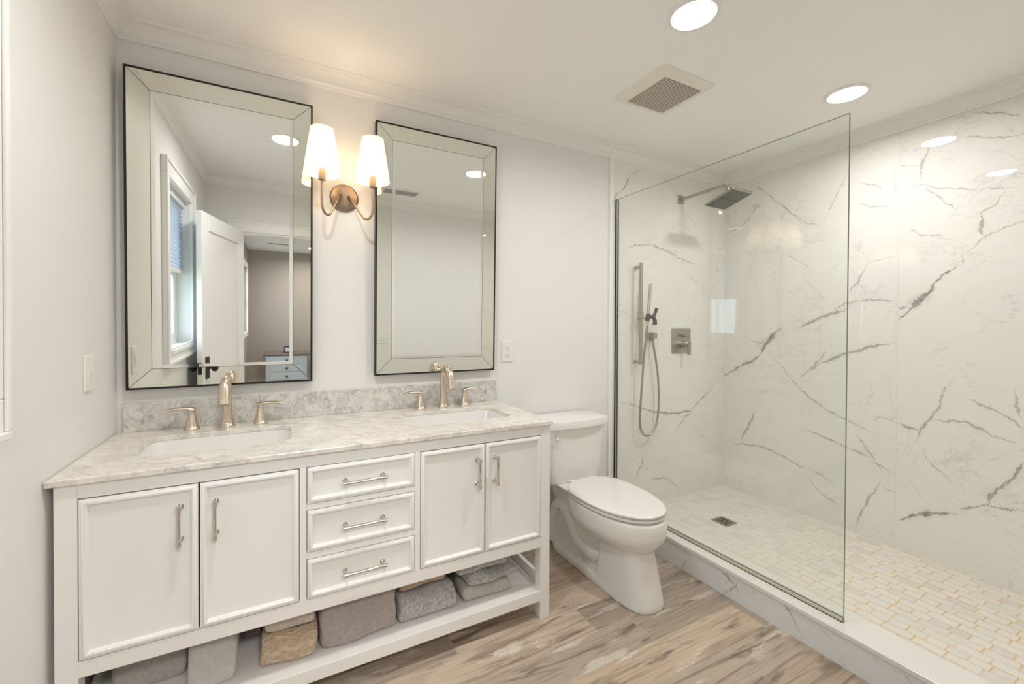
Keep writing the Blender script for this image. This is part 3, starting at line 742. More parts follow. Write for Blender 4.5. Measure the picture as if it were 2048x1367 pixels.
# ---------------------------------------------------------------- ceiling lamps, fan, vent
def ceiling_lamp(x, y, label, z=H, w=CEIL_W, k=1.0):
    t = thing('ceiling_light', label, 'ceiling light', (x, y, z), group=None)
    bm = bmesh.new(); n = 48
    loft(bm, [ring((0, 0, dz), r, n) for r, dz in ((0.092, 0.0), (0.092, -0.004), (0.088, -0.007), (0.078, -0.008), (0.075, -0.005), (0.0745, -0.002))], True, False)
    obj('trim_ring', bm, 'trim', t, smooth=40)
    bm = bmesh.new(); bm.faces.new([bm.verts.new(p) for p in reversed(ring((0, 0, -0.003), 0.0748, n))])
    obj('lens', bm, 'lens', t)
    ld = bpy.data.lights.new('ceiling_lamp', 'AREA'); ld.shape = 'DISK'; ld.size = 0.145; ld.energy = w; ld.spread = math.radians(165); ld.color = (1.0, 0.985, 0.975)
    lo = bpy.data.objects.new('lamp', ld); C.objects.link(lo); lo.parent = t; lo.location = (0, 0, -0.0095)
    if k != 1.0: t.scale = (k, k, 1)
    return t
ceiling_lamp(1.915, -1.03, 'round recessed ceiling light over the room, cut by the picture edge')
ceiling_lamp(3.05, -1.025, 'round recessed ceiling light over the shower')
ceiling_lamp(0.585, -1.06, 'round recessed ceiling light over the sinks, seen only in the large mirror')
ceiling_lamp(1.08, -6.2, 'small bedroom ceiling light seen through the doorway in the mirror', H, 10)
ceiling_lamp(0.85, -3.25, 'wide unseen fill light added just outside the doorway', H, 11, 4.0)  # added lamp, out of view, fills the vanity front through the doorway

fan = thing('exhaust_fan', 'square cream exhaust fan cover on the ceiling', 'exhaust fan', (2.236, -0.613, H))
bm = bmesh.new()
loft(bm, [rrect(0, 0, w_, d_, r_, z_) for w_, d_, r_, z_ in ((0.350, 0.322, .018, 0), (0.350, 0.322, .018, -.004), (0.338, 0.310, .02, -.009), (0.262, 0.250, .012, -.021), (0.252, 0.240, .010, -.022))], True, True)
obj('cover', bm, 'fan', fan, smooth=35)
bm = bmesh.new(); loft(bm, [rrect(0, 0, 0.246, 0.234, .006, z_) for z_ in (-0.0215, -0.0235)]); obj('grille', bm, 'fan_grille', fan)

vent = thing('ceiling_vent', 'white slatted ceiling register reflected in the smaller mirror', 'vent', (1.535, -1.86, H))
bm = bmesh.new()
for a in ((-.17, .17, -.09, -.07), (-.17, .17, .07, .09), (-.17, -.15, -.07, .07), (.15, .17, -.07, .07)): box(bm, a[0], a[1], a[2], a[3], -0.008, 0)
obj('frame', bm, 'trim', vent, bevel=0.002)
obj('duct', boxes((-.15, .15, -.07, .07, -0.001, 0)), 'dark', vent)
for k in range(9):
    y = -.06 + k * .015
    bm = bmesh.new(); loft(bm, [[Vector((x, y - .005, -.001)), Vector((x, y + .004, -.009)), Vector((x, y + .005, -.008)), Vector((x, y - .004, 0))] for x in (-.15, .15)])
    obj('slat', bm, 'trim', vent)
vb = thing('ceiling_vent', 'dark slot register on the bedroom ceiling, seen in the mirror', 'vent', (0.53, -6.0, H))
obj('frame', boxes((-.19, .19, -.06, .06, -0.006, 0)), 'trim', vb); obj('slots', boxes((-.15, .15, -.03, .03, -0.008, -0.006)), 'dark', vb)

# ---------------------------------------------------------------- switches and outlet
def plate(name, label, cat, loc, rotz, kind):
    t = thing(name, label, cat, loc, (0, 0, rotz))
    wd = 0.116 if kind == 'double' else 0.074
    bm = bmesh.new(); loft(bm, [[Vector((p.x, -o, p.y)) for p in rrect(0, 0, wd - i, 0.118 - i, 0.004, 0)] for i, o in ((0, 0.0005), (0, 0.003), (0.006, 0.006))])
    obj('cover_plate', bm, 'plastic', t, smooth=30)
    for dx in ((-0.023, 0.023) if kind == 'double' else (0,)):
        if kind == 'outlet':
            b = obj('receptacle', boxes((dx - 0.017, dx + 0.017, -0.0085, -0.005, -0.034, 0.034)), 'plastic', t, bevel=0.002)
            for zz in (0.018, -0.020):
                bm = bmesh.new(); box(bm, dx - 0.0075, dx - 0.0055, -0.0088, -0.0084, zz - 0.002, zz + 0.006); box(bm, dx + 0.0055, dx + 0.0075, -0.0088, -0.0084, zz - 0.002, zz + 0.006)
                cyl(bm, (dx, -0.0084, zz - 0.008), (dx, -0.0088, zz - 0.008), 0.0028, n=10)
                obj('socket', bm, 'dark', b)
            obj('reset_button', boxes((dx - 0.006, dx + 0.006, -0.0095, -0.0085, -0.004, 0.003)), 'plastic', b)
        else:
            bm = bmesh.new(); box(bm, dx - 0.017, dx + 0.017, -0.0072, -0.005, -0.034, 0.034)
            b = obj('frame', bm, 'plastic', t, bevel=0.001)
            bm = bmesh.new(); loft(bm, [[Vector((x, -0.0070, -0.030)), Vector((x, -0.0082, -0.030)), Vector((x, -0.0105, 0.004)), Vector((x, -0.0075, 0.030)), Vector((x, -0.0070, 0.030))] for x in (dx - 0.0145, dx + 0.0145)])
            obj('rocker', bm, 'plastic', b)
    return t
plate('wall_outlet', 'white wall outlet between the smaller mirror and the shower', 'outlet', (1.698, 0, 1.135), 0, 'outlet')
plate('light_switch', 'white rocker switch on the cream wall beside the large mirror', 'light switch', (0, -0.273, 1.124), PI / 2, 'single')
plate('light_switch', 'double rocker switch reflected in the edge of the smaller mirror', 'light switch', (1.435, YF, 1.085), PI, 'double')

# ---------------------------------------------------------------- vanity
van = thing('vanity_cabinet', 'long white double vanity with panelled doors and open towel shelf', 'vanity', (0.8135, -0.29, 0))
ox, oy = 0.8135, -0.29
def vobj(name, bm, mat, parent=van, **kw):
    bmesh.ops.translate(bm, vec=(-ox, -oy, 0), verts=bm.verts)
    return obj(name, bm, mat, parent, **kw)
VX0, VX1, VB = 0.0175, 1.6095, -0.018
LW = 0.0475
for x0 in (VX0, VX1 - LW):
    for y0 in (FACE, VB - LW):
        vobj('leg', boxes((x0, x0 + LW, y0, y0 + LW, 0.0, CT - 0.018)), 'vanity', bevel=0.002)
FT = 0.022
ix0, ix1 = VX0 + LW, VX1 - LW
doors = ((0.0675, 0.3345), (0.3395, 0.6085), (1.0235, 1.2890), (1.2945, 1.5605))
drawers = ((0.6845, 0.8065), (0.5225, 0.6620), (0.3645, 0.4975))
bm = boxes((ix0, ix1, FACE, FACE + FT, 0.8085, CT - 0.018), (ix0, ix1, FACE, FACE + FT, 0.318, 0.3625),
           (0.6105, 0.6320, FACE, FACE + FT, 0.3625, 0.8085), (1.0015, 1.0215, FACE, FACE + FT, 0.3625, 0.8085),
           (0.6320, 1.0015, FACE, FACE + FT, 0.6640, 0.6825), (0.6320, 1.0015, FACE, FACE + FT, 0.4995, 0.5205))
vobj('face_frame', bm, 'vanity', bevel=0.0012)
vobj('carcass', boxes((ix0 - .02, ix1 + .02, FACE + FT, VB - .002, 0.318, 0.330), (VX0 + .012, VX0 + .03, FACE + LW, VB - LW, 0.318, CT - .018), (VX1 - .03, VX1 - .012, FACE + LW, VB - LW, 0.318, CT - .018), (ix0 - .02, ix1 + .02, VB - 0.012, VB - 0.002, 0.318, CT - 0.018)), 'vanity')
vobj('gap_shade_sheet', boxes((ix0, ix1, FACE + FT + 0.001, FACE + FT + 0.006, 0.331, CT - 0.02)), 'dark')  # dark sheet stands in for the shade in the door and drawer gaps
door_prof = [(0, -0.019), (0, 0.0), (0.0015, 0.0012), (0.004, 0.0015), (0.0075, 0.0042), (0.011, 0.0050), (0.0145, 0.0042), (0.0165, 0.0015), (0.0175, 0.0015), (0.0205, -0.0055), (0.024, -0.0062)]
def bar_pull(parent, c, vertical, L=0.118):
    bm = bmesh.new(); h = L / 2; y0, yb = FACE + 0.006, FACE - 0.028
    def P(a, y): return (c[0], y, c[1] + a) if vertical else (c[0] + a, y, c[1])
    for a in (-h + 0.011, h - 0.011):
        cyl(bm, P(a, y0 - 0.0), P(a, y0 - 0.003), 0.0085, n=20); cyl(bm, P(a, y0 - 0.002), P(a, yb), 0.0045, n=14)
    seq = [(-h, .0052), (-h + .001, .0072), (-h + .018, .0070), (-h + .0185, .0060), (-h + .021, .0060), (-h + .0215, .0053), (0, .0053), (h - .0215, .0053), (h - .021, .0056), (h - .0185, .0056), (h - .018, .0070), (h - .001, .0072), (h, .0052)]
    ua, va = (Vector((1, 0, 0)), Vector((0, 1, 0))) if vertical else (Vector((0, 1, 0)), Vector((0, 0, 1)))
    loft(bm, [ring(P(a, yb), r, 16, ua, va) for a, r in seq])
    return vobj('handle', bm, 'handle', parent, smooth=40)
for i, (x0, x1) in enumerate(doors):
    bm = bmesh.new(); panel_face(bm, x0, x1, 0.3655, 0.8050, FACE, door_prof)
    d = vobj('door', bm, 'vanity', van, smooth=25)
    bar_pull(d, ((0.291, 0.379, 1.257, 1.337)[i], 0.695), True)
for z0, z1 in drawers:
    bm = bmesh.new(); panel_face(bm, 0.6340, 0.9995, z0, z1, FACE, door_prof)
    d = vobj('drawer', bm, 'vanity', van, smooth=25)
    bar_pull(d, (0.8185, (z0 + z1) / 2 - 0.002), False, 0.150)
vobj('shelf', boxes((VX0 + .004, VX1 - .004, FACE + 0.002, VB - .004, 0.079, 0.1255)), 'vanity', bevel=0.002)
vobj('shelf_rail', boxes((VX0 + 0.012, VX0 + 0.030, FACE + LW, VB - LW, 0.1255, 0.170), (VX1 - .030, VX1 - .012, FACE + LW, VB - LW, 0.1255, 0.170), (ix0, ix1, VB - 0.022, VB - 0.004, 0.1255, 0.170)), 'vanity', bevel=0.002)

# ---- counter with two cut-outs
ct = thing('countertop', 'carrara marble counter with two sink cut-outs and low backsplash', 'countertop', (0.81, -0.29, CT))
def cobj(name, bm, mat, **kw):
    bmesh.ops.translate(bm, vec=(-0.81, 0.29, -CT), verts=bm.verts); return obj(name, bm, mat, ct, **kw)
SINKS = ((0.366, -0.277), (1.281, -0.277)); SW, SD = 0.452, 0.268
bm = bmesh.new()
def loop_edges(pts):
    v = [bm.verts.new(p) for p in pts]
    for i in range(len(v)): bm.edges.new((v[i], v[(i + 1) % len(v)]))
loop_edges([Vector(p) for p in ((0.003, -CD, CT), (1.617, -CD, CT), (1.617, -0.001, CT), (0.003, -0.001, CT))])
for sx, sy in SINKS: loop_edges(list(reversed(rrect(sx, sy, SW, SD, 0.045, CT, 8))))
bmesh.ops.triangle_fill(bm, use_beauty=True, edges=bm.edges[:])
r = bmesh.ops.extrude_face_region(bm, geom=bm.faces[:])
bmesh.ops.translate(bm, vec=(0, 0, -0.018), verts=[g for g in r['geom'] if isinstance(g, bmesh.types.BMVert)])
cobj('slab', bm, 'carrara', bevel=0.0025)
cobj('backsplash', boxes((0.0225, 1.617, -0.02, -0.0005, CT, CT + 0.111)), 'carrara_splash', bevel=0.0015)

def make_sink(sx, sy, label):
    t = thing('sink_basin', label, 'sink', (sx, sy, CT - 0.018), group='undermount sinks in the marble counter')
    bm = bmesh.new()
    L = [(0.02, 0.02, 0.05, 0), (0.02, 0.02, 0.05, -.012), (0.002, 0.002, 0.046, -.012), (0.0, 0.0, .046, -.0005), (-0.004, -0.004, .046, -.0005), (-0.010, -0.010, 0.046, -.03), (-0.03, -0.03, 0.05, -.10), (-0.07, -0.06, 0.06, -.128), (-0.20, -0.14, 0.05, -.136)]
    L = [(0.02, 0.02, 0.05, -.012), (0.02, 0.02, 0.05, 0.0), (0.002, 0.002, 0.046, 0.0), (-0.006, -0.006, 0.046, -.03), (-0.03, -0.03, 0.05, -.10), (-0.07, -0.06, 0.06, -.128), (-0.20, -0.14, 0.05, -.136), (-0.38, -0.21, 0.025, -.138)]
    loft(bm, [rrect(0, 0, SW + a, SD + b, r_, z_, 8) for a, b, r_, z_ in L], False, True)
    o = obj('basin', bm, 'porcelain', t, smooth=50)
    bm = bmesh.new(); lathe(bm, [(0.028, -.1385), (0.028, -.134), (0.022, -.132), (0.004, -.131)], (0, 0.03, 0), 28); obj('drain', bm, 'chrome', t, smooth=40)
    return t
make_sink(*SINKS[0], 'white rectangular undermount sink below the large mirror')
make_sink(*SINKS[1], 'white rectangular undermount sink below the smaller mirror')

# ---- widespread faucets
def make_faucet(x, label):
    t = thing('faucet', label, 'faucet', (x, -0.068, CT), group='brushed nickel faucets')
    bm = bmesh.new()
    lathe(bm, [(0.0285, 0), (0.0285, 0.004), (0.0265, 0.009), (0.0235, 0.013), (0.0225, 0.020), (0.0195, 0.040), (0.0172, 0.065), (0.0158, 0.095), (0.0150, 0.125)], (0, 0, 0), 36, cap=True)
    path = [(0, 0, 0.10)] + [(0, -0.0525 + 0.0525 * math.cos(a), 0.150 + 0.0525 * math.sin(a)) for a in [math.radians(d) for d in range(0, 166, 11)]]
    e = Vector(path[-1]); dirv = (Vector(path[-1]) - Vector(path[-2])).normalized()
    path += [tuple(e + dirv * 0.022), tuple(e + dirv * 0.044), tuple(e + dirv * 0.060)]
    tube(bm, path, [0.0150, 0.0146, 0.0143, 0.0141, 0.0142, 0.0150, 0.0165, 0.0178], 24, flat=1.12)
    obj('spout', bm, 'nickel', t, smooth=50)
    for s in (-1, 1):
        hx_ = s * 0.118
        bm = bmesh.new()
        lathe(bm, [(0.0275, 0), (0.0275, 0.004), (0.0255, 0.008), (0.0225, 0.011), (0.0215, 0.018), (0.0175, 0.036), (0.0135, 0.056), (0.0118, 0.066)], (hx_, 0, 0), 32)
        hb = obj('handle_base', bm, 'nickel', t, smooth=50)
        bm = bmesh.new()
        lathe(bm, [(0.0115, 0.066), (0.0125, 0.069), (0.0130, 0.078), (0.0115, 0.086), (0.007, 0.0885)], (hx_, 0, 0), 24)
        P = spline([(hx_ - s * 0.006, 0, 0.0775), (hx_ + s * 0.012, -0.001, 0.0835), (hx_ + s * 0.035, -0.004, 0.0855), (hx_ + s * 0.062, -0.007, 0.0845), (hx_ + s * 0.082, -0.009, 0.081)], 6)
        tube(bm, P, [0.0085, 0.0075, 0.0062, 0.0058, 0.0055], 16, flat=1.75, ref=Vector((0, 1, 0)))
        obj('lever', bm, 'nickel', hb, smooth=50)
    return t
make_faucet(0.363, 'brushed nickel faucet with two levers below the large mirror')
make_faucet(1.291, 'brushed nickel faucet with two levers below the smaller mirror')

# ---------------------------------------------------------------- mirrors
def make_mirror(x0, x1, z0, z1, label):
    tilt = math.radians(0.95)
    t = thing('wall_mirror', label, 'mirror', ((x0 + x1) / 2, -0.030, z0), (tilt, 0, 0), group='wall mirrors over the sinks')
    w, h, b = x1 - x0, (z1 - z0) / math.cos(tilt), 0.0785
    hw = w / 2
    bm = boxes((-hw, hw, 0.002, 0.026, 0, h)); 
    e = 0.0068
    for a in ((-hw, hw, 0, e), (-hw, hw, h - e, h), (-hw, -hw + e, e, h - e), (hw - e, hw, e, h - e)): box(bm, a[0], a[1], -0.0035, 0.002, a[2], a[3])
    obj('frame', bm, 'black', t)
    g = 0.0009; o_ = e; i_ = b
    quads = [((-hw + o_, o_), (hw - o_, o_), (hw - i_, i_), (-hw + i_, i_)), ((hw - o_, o_), (hw - o_, h - o_), (hw - i_, h - i_), (hw - i_, i_)),
             ((hw - o_, h - o_), (-hw + o_, h - o_), (-hw + i_, h - i_), (hw - i_, h - i_)), ((-hw + o_, h - o_), (-hw + o_, o_), (-hw + i_, i_), (-hw + i_, h - i_))]
    for q in quads:
        c = Vector((sum(p[0] for p in q) / 4, sum(p[1] for p in q) / 4))
        pts = []
        for p in q:
            p = Vector(p); k = 1 - g / max(abs(p.y - c.y), abs(p.x - c.x), .02); pts.append(p)
        # leave a hairline seam between the strips
        def shrink(P, d):
            out = []
            n = len(P)
            for i in range(n):
                a, b_, c_ = P[i - 1], P[i], P[(i + 1) % n]
                d1 = (b_ - a).normalized(); d2 = (c_ - b_).normalized()
                n1 = Vector((-d1.y, d1.x)); n2 = Vector((-d2.y, d2.x))
                den = 1 + n1.dot(n2)
                out.append(b_ + (n1 + n2) * (d / den))
            return out
        A = shrink(pts, g)
        bm = bmesh.new(); loft(bm, [[Vector((p.x, y, p.y)) for p in A] for y in (0.002, -0.0020)])
        obj('border_strip', bm, 'mirror_strip', t)
    bm = bmesh.new(); r0 = b + 0.0008; bev = 0.0135
    rows = []
    for ins, y in ((r0, 0.002), (r0, -0.0022), (r0 + bev, -0.0036)):
        rows.append([Vector((-hw + ins, y, ins)), Vector((hw - ins, y, ins)), Vector((hw - ins, y, h - ins)), Vector((-hw + ins, y, h - ins))])
    loft(bm, rows); obj('centre_glass', bm, 'mirror', t)
    return t
make_mirror(0.0345, 0.6825, 1.031, 2.2515, 'tall mirror-bordered wall mirror with black edge beside the cream window wall')
make_mirror(0.957, 1.600, 1.039, 2.2525, 'tall mirror-bordered wall mirror with black edge nearer the toilet')

# ---------------------------------------------------------------- sconce
sc = thing('wall_sconce', 'antique brass double sconce with two lit white shades between the mirrors', 'wall lamp', (0.821, 0, 1.876))
bm = bmesh.new(); lathe(bm, [(0.064, 0.0005), (0.064, 0.006), (0.062, 0.010), (0.056, 0.0135), (0.03, 0.0155), (0.004, 0.016)], (0, 0, 0), 48, 'y'); obj('backplate', bm, 'bronze', sc, smooth=40)
for s in (-1, 1):
    X = s * 0.1065
    bm = bmesh.new()
    P = spline([(s * 0.018, -0.014, 0.006), (s * 0.028, -0.032, -0.012), (s * 0.062, -0.085, -0.085), (s * 0.074, -0.103, -0.107), (s * 0.088, -0.119, -0.112), (s * 0.1015, -0.1285, -0.096), (X, -0.130, -0.065), (X, -0.130, 0.036)], 8)
    tube(bm, P, 0.0052, 12); cyl(bm, (s * 0.018, -0.0135, 0.0065), (s * 0.019, -0.020, 0.002), 0.0078, n=16)
    obj('arm', bm, 'bronze', sc, smooth=50)
    bm = bmesh.new(); lathe(bm, [(0.005, 0.028), (0.0155, 0.030), (0.0155, 0.066), (0.0135, 0.066), (0.0135, 0.090)], (X, -0.130, 0), 24); obj('socket', bm, 'bronze', sc, smooth=40)
    bm = bmesh.new(); lathe(bm, [(0.010, 0.088), (0.013, 0.100), (0.022, 0.125), (0.024, 0.142), (0.019, 0.160), (0.006, 0.168)], (X, -0.130, 0), 20); bl = obj('bulb', bm, 'bulb', sc, smooth='all')
    bm = bmesh.new(); n = 56
    loft(bm, [ring((X, -0.130, z), r, n) for r, z in ((0.0735, 0.057), (0.0745, 0.057), (0.0745, 0.0605), (0.0475, 0.2455), (0.0475, 0.249), (0.0465, 0.249), (0.0465, 0.2455), (0.0735, 0.0605), (0.0735, 0.057))], False, False)
    so = obj('shade', bm, 'shade', sc, smooth=40)
    ld = bpy.data.lights.new('sconce_bulb', 'POINT'); ld.energy = BULB_W; ld.color = (1.0, 0.74, 0.46); ld.shadow_soft_size = 0.03
    lo = bpy.data.objects.new('lamp', ld); C.objects.link(lo); lo.parent = sc; lo.location = (X, -0.130, 0.15)

# ---------------------------------------------------------------- toilet
toilet = thing('toilet', 'white two-piece toilet between vanity and shower', 'toilet', (2.05, -0.38, 0))
tx, ty = 2.05, -0.38
def tobj(name, bm, mat, parent=toilet, **kw):
    bmesh.ops.translate(bm, vec=(-tx, -ty, 0), verts=bm.verts); return obj(name, bm, mat, parent, **kw)
def egg(yb, yf, hw, z, n=48, sq=2.0, sqb=2.6):
    """plan outline, pointed towards the front (-y)"""
    pts = []; ym = yb + (yf - yb) * 0.42
    for i in range(n):
        a = 2 * PI * i / n; c, s_ = math.cos(a), math.sin(a)
        e = sq if s_ < 0 else sqb
        x = hw * math.copysign(abs(c) ** (2 / e), c)
        y = ym + (ym - yf if s_ < 0 else yb - ym) * math.copysign(abs(s_) ** (2 / e), s_)
        pts.append(Vector((tx + x, y, z)))
    return pts
bm = bmesh.new()
# bowl
loft(bm, [egg(-0.30, -0.690, 0.080, 0.215, sq=2.3), egg(-0.28, -0.715, 0.112, 0.245, sq=2.2), egg(-0.26, -0.748, 0.152, 0.275, sq=2.15), egg(-0.25, -0.766, 0.173, 0.302, sq=2.1), egg(-0.245, -0.772, 0.181, 0.325, sq=2.1), egg(-0.24, -0.772, 0.184, 0.365, sq=2.1), egg(-0.24, -0.768, 0.182, 0.392, sq=2.1), egg(-0.245, -0.760, 0.176, 0.399, sq=2.1)])
# front pedestal
loft(bm, [egg(-0.43, -0.762, 0.106, 0.0, sq=3.0, sqb=6), egg(-0.43, -0.762, 0.105, 0.02, sq=3.0, sqb=6), egg(-0.46, -0.745, 0.098, 0.10, sq=2.9, sqb=9), egg(-0.47, -0.722, 0.089, 0.20, sq=2.7, sqb=9), egg(-0.46, -0.710, 0.088, 0.27, sq=2.5, sqb=9)])
# rear body, foot flange and trapway bulge
loft(bm, [rrect(tx, -0.27, w_, d_, 0.04, z_) for w_, d_, z_ in ((0.125, 0.42, 0.0), (0.12, 0.42, 0.12), (0.12, 0.43, 0.25), (0.20, 0.43, 0.34), (0.25, 0.44, 0.385), (0.27, 0.45, 0.397), (0.27, 0.45, 0.405))])
loft(bm, [rrect(tx, -0.36, w_, d_, 0.07, z_) for w_, d_, z_ in ((0.215, 0.60, 0.0), (0.215, 0.60, 0.028), (0.195, 0.59, 0.05))])
for s in (-1, 1):
    P = spline([(tx + s * 0.050, -0.50, 0.15), (tx + s * 0.060, -0.40, 0.11), (tx + s * 0.066, -0.30, 0.13), (tx + s * 0.066, -0.235, 0.20), (tx + s * 0.066, -0.17, 0.26), (tx + s * 0.066, -0.10, 0.25), (tx + s * 0.066, -0.07, 0.17), (tx + s * 0.066, -0.07, 0.03)], 6)
    tube(bm, P, 0.034, 14)
o = tobj('bowl', bm, 'porcelain', smooth='all')
rm = o.modifiers.new('fuse', 'REMESH'); rm.mode = 'VOXEL'; rm.voxel_size = 0.005; rm.use_smooth_shade = True
sm = o.modifiers.new('soften', 'SMOOTH'); sm.factor = 0.5; sm.iterations = 5
for s in (-1, 1):
    bm = bmesh.new(); lathe(bm, [(0.011, 0.044), (0.011, 0.052), (0.008, 0.060), (0.002, 0.063)], (tx + s * 0.088, -0.335, 0), 16)
    tobj('bolt_cap', bm, 'porcelain', smooth=50)
bm = bmesh.new()
loft(bm, [rrect(tx, y_, w_, d_, 0.03, z_, 8) for w_, d_, y_, z_ in ((0.33, 0.150, -0.108, 0.402), (0.345, 0.165, -0.108, 0.408), (0.372, 0.178, -0.109, 0.55), (0.408, 0.190, -0.112, 0.714))])
tank = tobj('tank', bm, 'porcelain', smooth=35)
def lid_outline(w_, yb, yf, bow, z_, n=12):
    pts = [Vector((tx + w_ / 2, yb, z_)), Vector((tx - w_ / 2, yb, z_))]
    for i in range(n + 1):
        u = -1 + 2 * i / n
        e = abs(u) ** 6
        pts.append(Vector((tx + u * w_ / 2, yf - bow * (1 - u * u) + 0.012 * e, z_)))
    return pts
bm = bmesh.new()
loft(bm, [lid_outline(w_, -0.012, yf, 0.022, z_) for w_, yf, z_ in ((0.418, -0.208, 0.712), (0.428, -0.214, 0.716), (0.432, -0.216, 0.745), (0.424, -0.211, 0.756), (0.400, -0.198, 0.7605))])
tobj('tank_lid', bm, 'porcelain', smooth=35)
bm = bmesh.new(); lathe(bm, [(0.0185, 0.0), (0.0185, 0.008), (0.016, 0.013), (0.004, 0.015)], (1.902, -0.200, 0.675), 24, 'y')
P = [(1.902, -0.210, 0.675), (1.902, -0.222, 0.675), (1.885, -0.226, 0.674), (1.835, -0.224, 0.669)]
tube(bm, spline(P, 6), [0.006, 0.006, 0.005, 0.006], 12); tobj('flush_lever', bm, 'chrome', smooth=50)
bm = bmesh.new(); loft(bm, [egg(-0.262, -0.764 + d, 0.182 - d, z_, sq=2.1, sqb=3.2) for d, z_ in ((0.020, 0.4000), (0.020, 0.4055), (0.002, 0.4060), (0.0, 0.408), (0.0, 0.4155), (0.004, 0.4185))]); tobj('seat', bm, 'seat', smooth=40)
bm = bmesh.new(); loft(bm, [egg(-0.255, -0.766 + d, 0.184 - d, z_, sq=2.1, sqb=3.2) for d, z_ in ((0.022, 0.4180), (0.022, 0.4235), (0.002, 0.4240), (0.0, 0.4265), (0.0, 0.4335), (0.004, 0.4365), (0.012, 0.4392), (0.03, 0.4405), (0.08, 0.4415))]); tobj('seat_cover', bm, 'seat', smooth=40)
for s in (-1, 1):
    bm = bmesh.new(); loft(bm, [rrect(tx + s * 0.072, -0.243, 0.034, 0.034, 0.008, z_) for z_ in (0.398, 0.432)])
    cyl(bm, (tx + s * 0.09, -0.245, 0.428), (tx + s * 0.055, -0.245, 0.428), 0.009, n=14)
    tobj('hinge', bm, 'seat', smooth=40)

wl = thing('water_supply_line', 'dark braided supply hose behind the toilet by the vanity', 'hose', (1.87, 0, 0.16))
bm = bmesh.new(); P = spline([(0.0, -0.045, 0.012), (0.03, -0.05, 0.03), (0.075, -0.055, 0.075), (0.088, -0.055, 0.13), (0.062, -0.06, 0.185), (0.035, -0.075, 0.215), (0.03, -0.085, 0.245)], 8)
tube(bm, P, 0.0062, 12); obj('braided_hose', bm, 'nickel_dark', wl, smooth=50)
bm = bmesh.new(); cyl(bm, (0, -0.002, 0), (0, -0.05, 0), 0.009); lathe(bm, [(0.024, 0.0145), (0.024, 0.017), (0.012, 0.021)], (0, 0, 0), 24, 'y'); cyl(bm, (0, -0.045, -0.004), (0, -0.045, 0.018), 0.010)
obj('stop_valve', bm, 'chrome', wl, smooth=40)

# ---------------------------------------------------------------- shower curb and glass
VEINS_CURB = [('u', 0.006, 0.6, [(-0.883, 0.058), (-0.841, 0.094), (-0.795, 0.106)]), ('u', 0.005, 0.6, [(-0.889, 0.109), (-0.870, 0.070), (-0.809, 0.005)]),
              ('u', 0.006, 0.55, [(-1.147, 0.039), (-1.124, 0.06), (-1.112, 0.094), (-1.079, 0.116)]), ('u', 0.004, 0.4, [(-0.604, 0.046), (-0.574, -0.01)]),
              ('u', 0.004, 0.35, [(-1.251, 0.083), (-1.218, 0.1)]), ('u', 0.004, 0.5, [(-0.840, 0.100), (-0.812, 0.030)]), ('u', 0.004, 0.35, [(-1.55, 0.02), (-1.47, 0.10)])]
MAT['curb_face'] = slab_marble('curb_marble_face', [(a, w, d, [(y + 1.1, z) for y, z in pts]) for a, w, d, pts in VEINS_CURB], 1, -1.15, 1.15, base=(0.76, 0.775, 0.785), rough=0.12, seed=6.0)
curb = thing('shower_curb', 'marble shower curb with white quartz cap', 'shower curb', (2.516, -1.1, 0))
obj('curb_face', boxes((2.440 - 2.516, 2.590 - 2.516, YF + 1.1, -0.009 + 1.1, 0, 0.115)), 'curb_face', curb)
obj('curb_cap', boxes((2.434 - 2.516, 2.598 - 2.516, YF + 1.1, -0.0125 + 1.1, 0.115, 0.135)), 'quartz', curb, bevel=0.003)

gp = thing('shower_glass_panel', 'tall clear fixed glass panel with green edge on the curb', 'glass panel', (GX, -0.64, 0.135))
gy0, gy1 = -1.269 + 0.64, -0.018 + 0.64
bm = bmesh.new(); fs = box(bm, -0.005, 0.005, gy0, gy1, 0.006, 1.971)
for f in bm.faces:
    f.normal_update(); f.material_index = 0 if abs(f.normal.x) > 0.9 else 1
obj('pane', bm, ['glass', 'glass_edge'], gp)
bm = boxes((-0.009, -0.0055, gy0 + .001, gy1, 0, 0.0165), (0.0055, 0.009, gy0 + .001, gy1, 0, 0.0165), (-0.009, 0.009, gy0 + .001, gy1, 0, 0.0035)); obj('bottom_channel', bm, 'channel', gp)
bm = boxes((-0.009, -0.0055, gy1 - .006, gy1 + .0095, 0.0165, 1.968), (0.0055, 0.009, gy1 - .006, gy1 + .0095, 0.0165, 1.968), (-0.009, 0.009, gy1 + .0005, gy1 + .0095, 0.0165, 1.968)); obj('wall_channel', bm, 'nickel_dark', gp)

# ---------------------------------------------------------------- shower fittings
YB = -0.008
rh = thing('rain_shower_head', 'square brushed nickel rain shower head on a long wall arm', 'shower head', (3.108, YB, 2.189))
bm = bmesh.new(); loft(bm, [[Vector((p.x, -o_, p.y)) for p in rrect(0, 0, w_, w_, 0.003, 0)] for w_, o_ in ((0.060, 0.0003), (0.060, 0.005), (0.054, 0.009), (0.02, 0.010))]); obj('flange', bm, 'nickel_dark', rh, smooth=30)
bm = bmesh.new(); path = [(0, -0.008, 0)] + [(0, -0.30, 0.004)] + [(-0.002, -0.325 - 0.035 * math.sin(a), -0.031 + 0.035 * math.cos(a)) for a in [math.radians(d) for d in range(0, 91, 10)]] + [(-0.004, -0.360, -0.052)]
tube(bm, path, 0.0105, 4 * 5, cap=True); obj('arm', bm, 'nickel_dark', rh, smooth=50)
bm = bmesh.new(); lathe(bm, [(0.013, 0.0), (0.015, 0.006), (0.015, 0.02), (0.011, 0.026)], (-0.004, -0.362, -0.076), 20)
obj('ball_joint', bm, 'nickel_dark', rh, smooth=40)
tl = math.radians(-17)
Rm = Matrix.Rotation(tl, 4, 'X'); hc = Vector((-0.006, -0.366, -0.090))
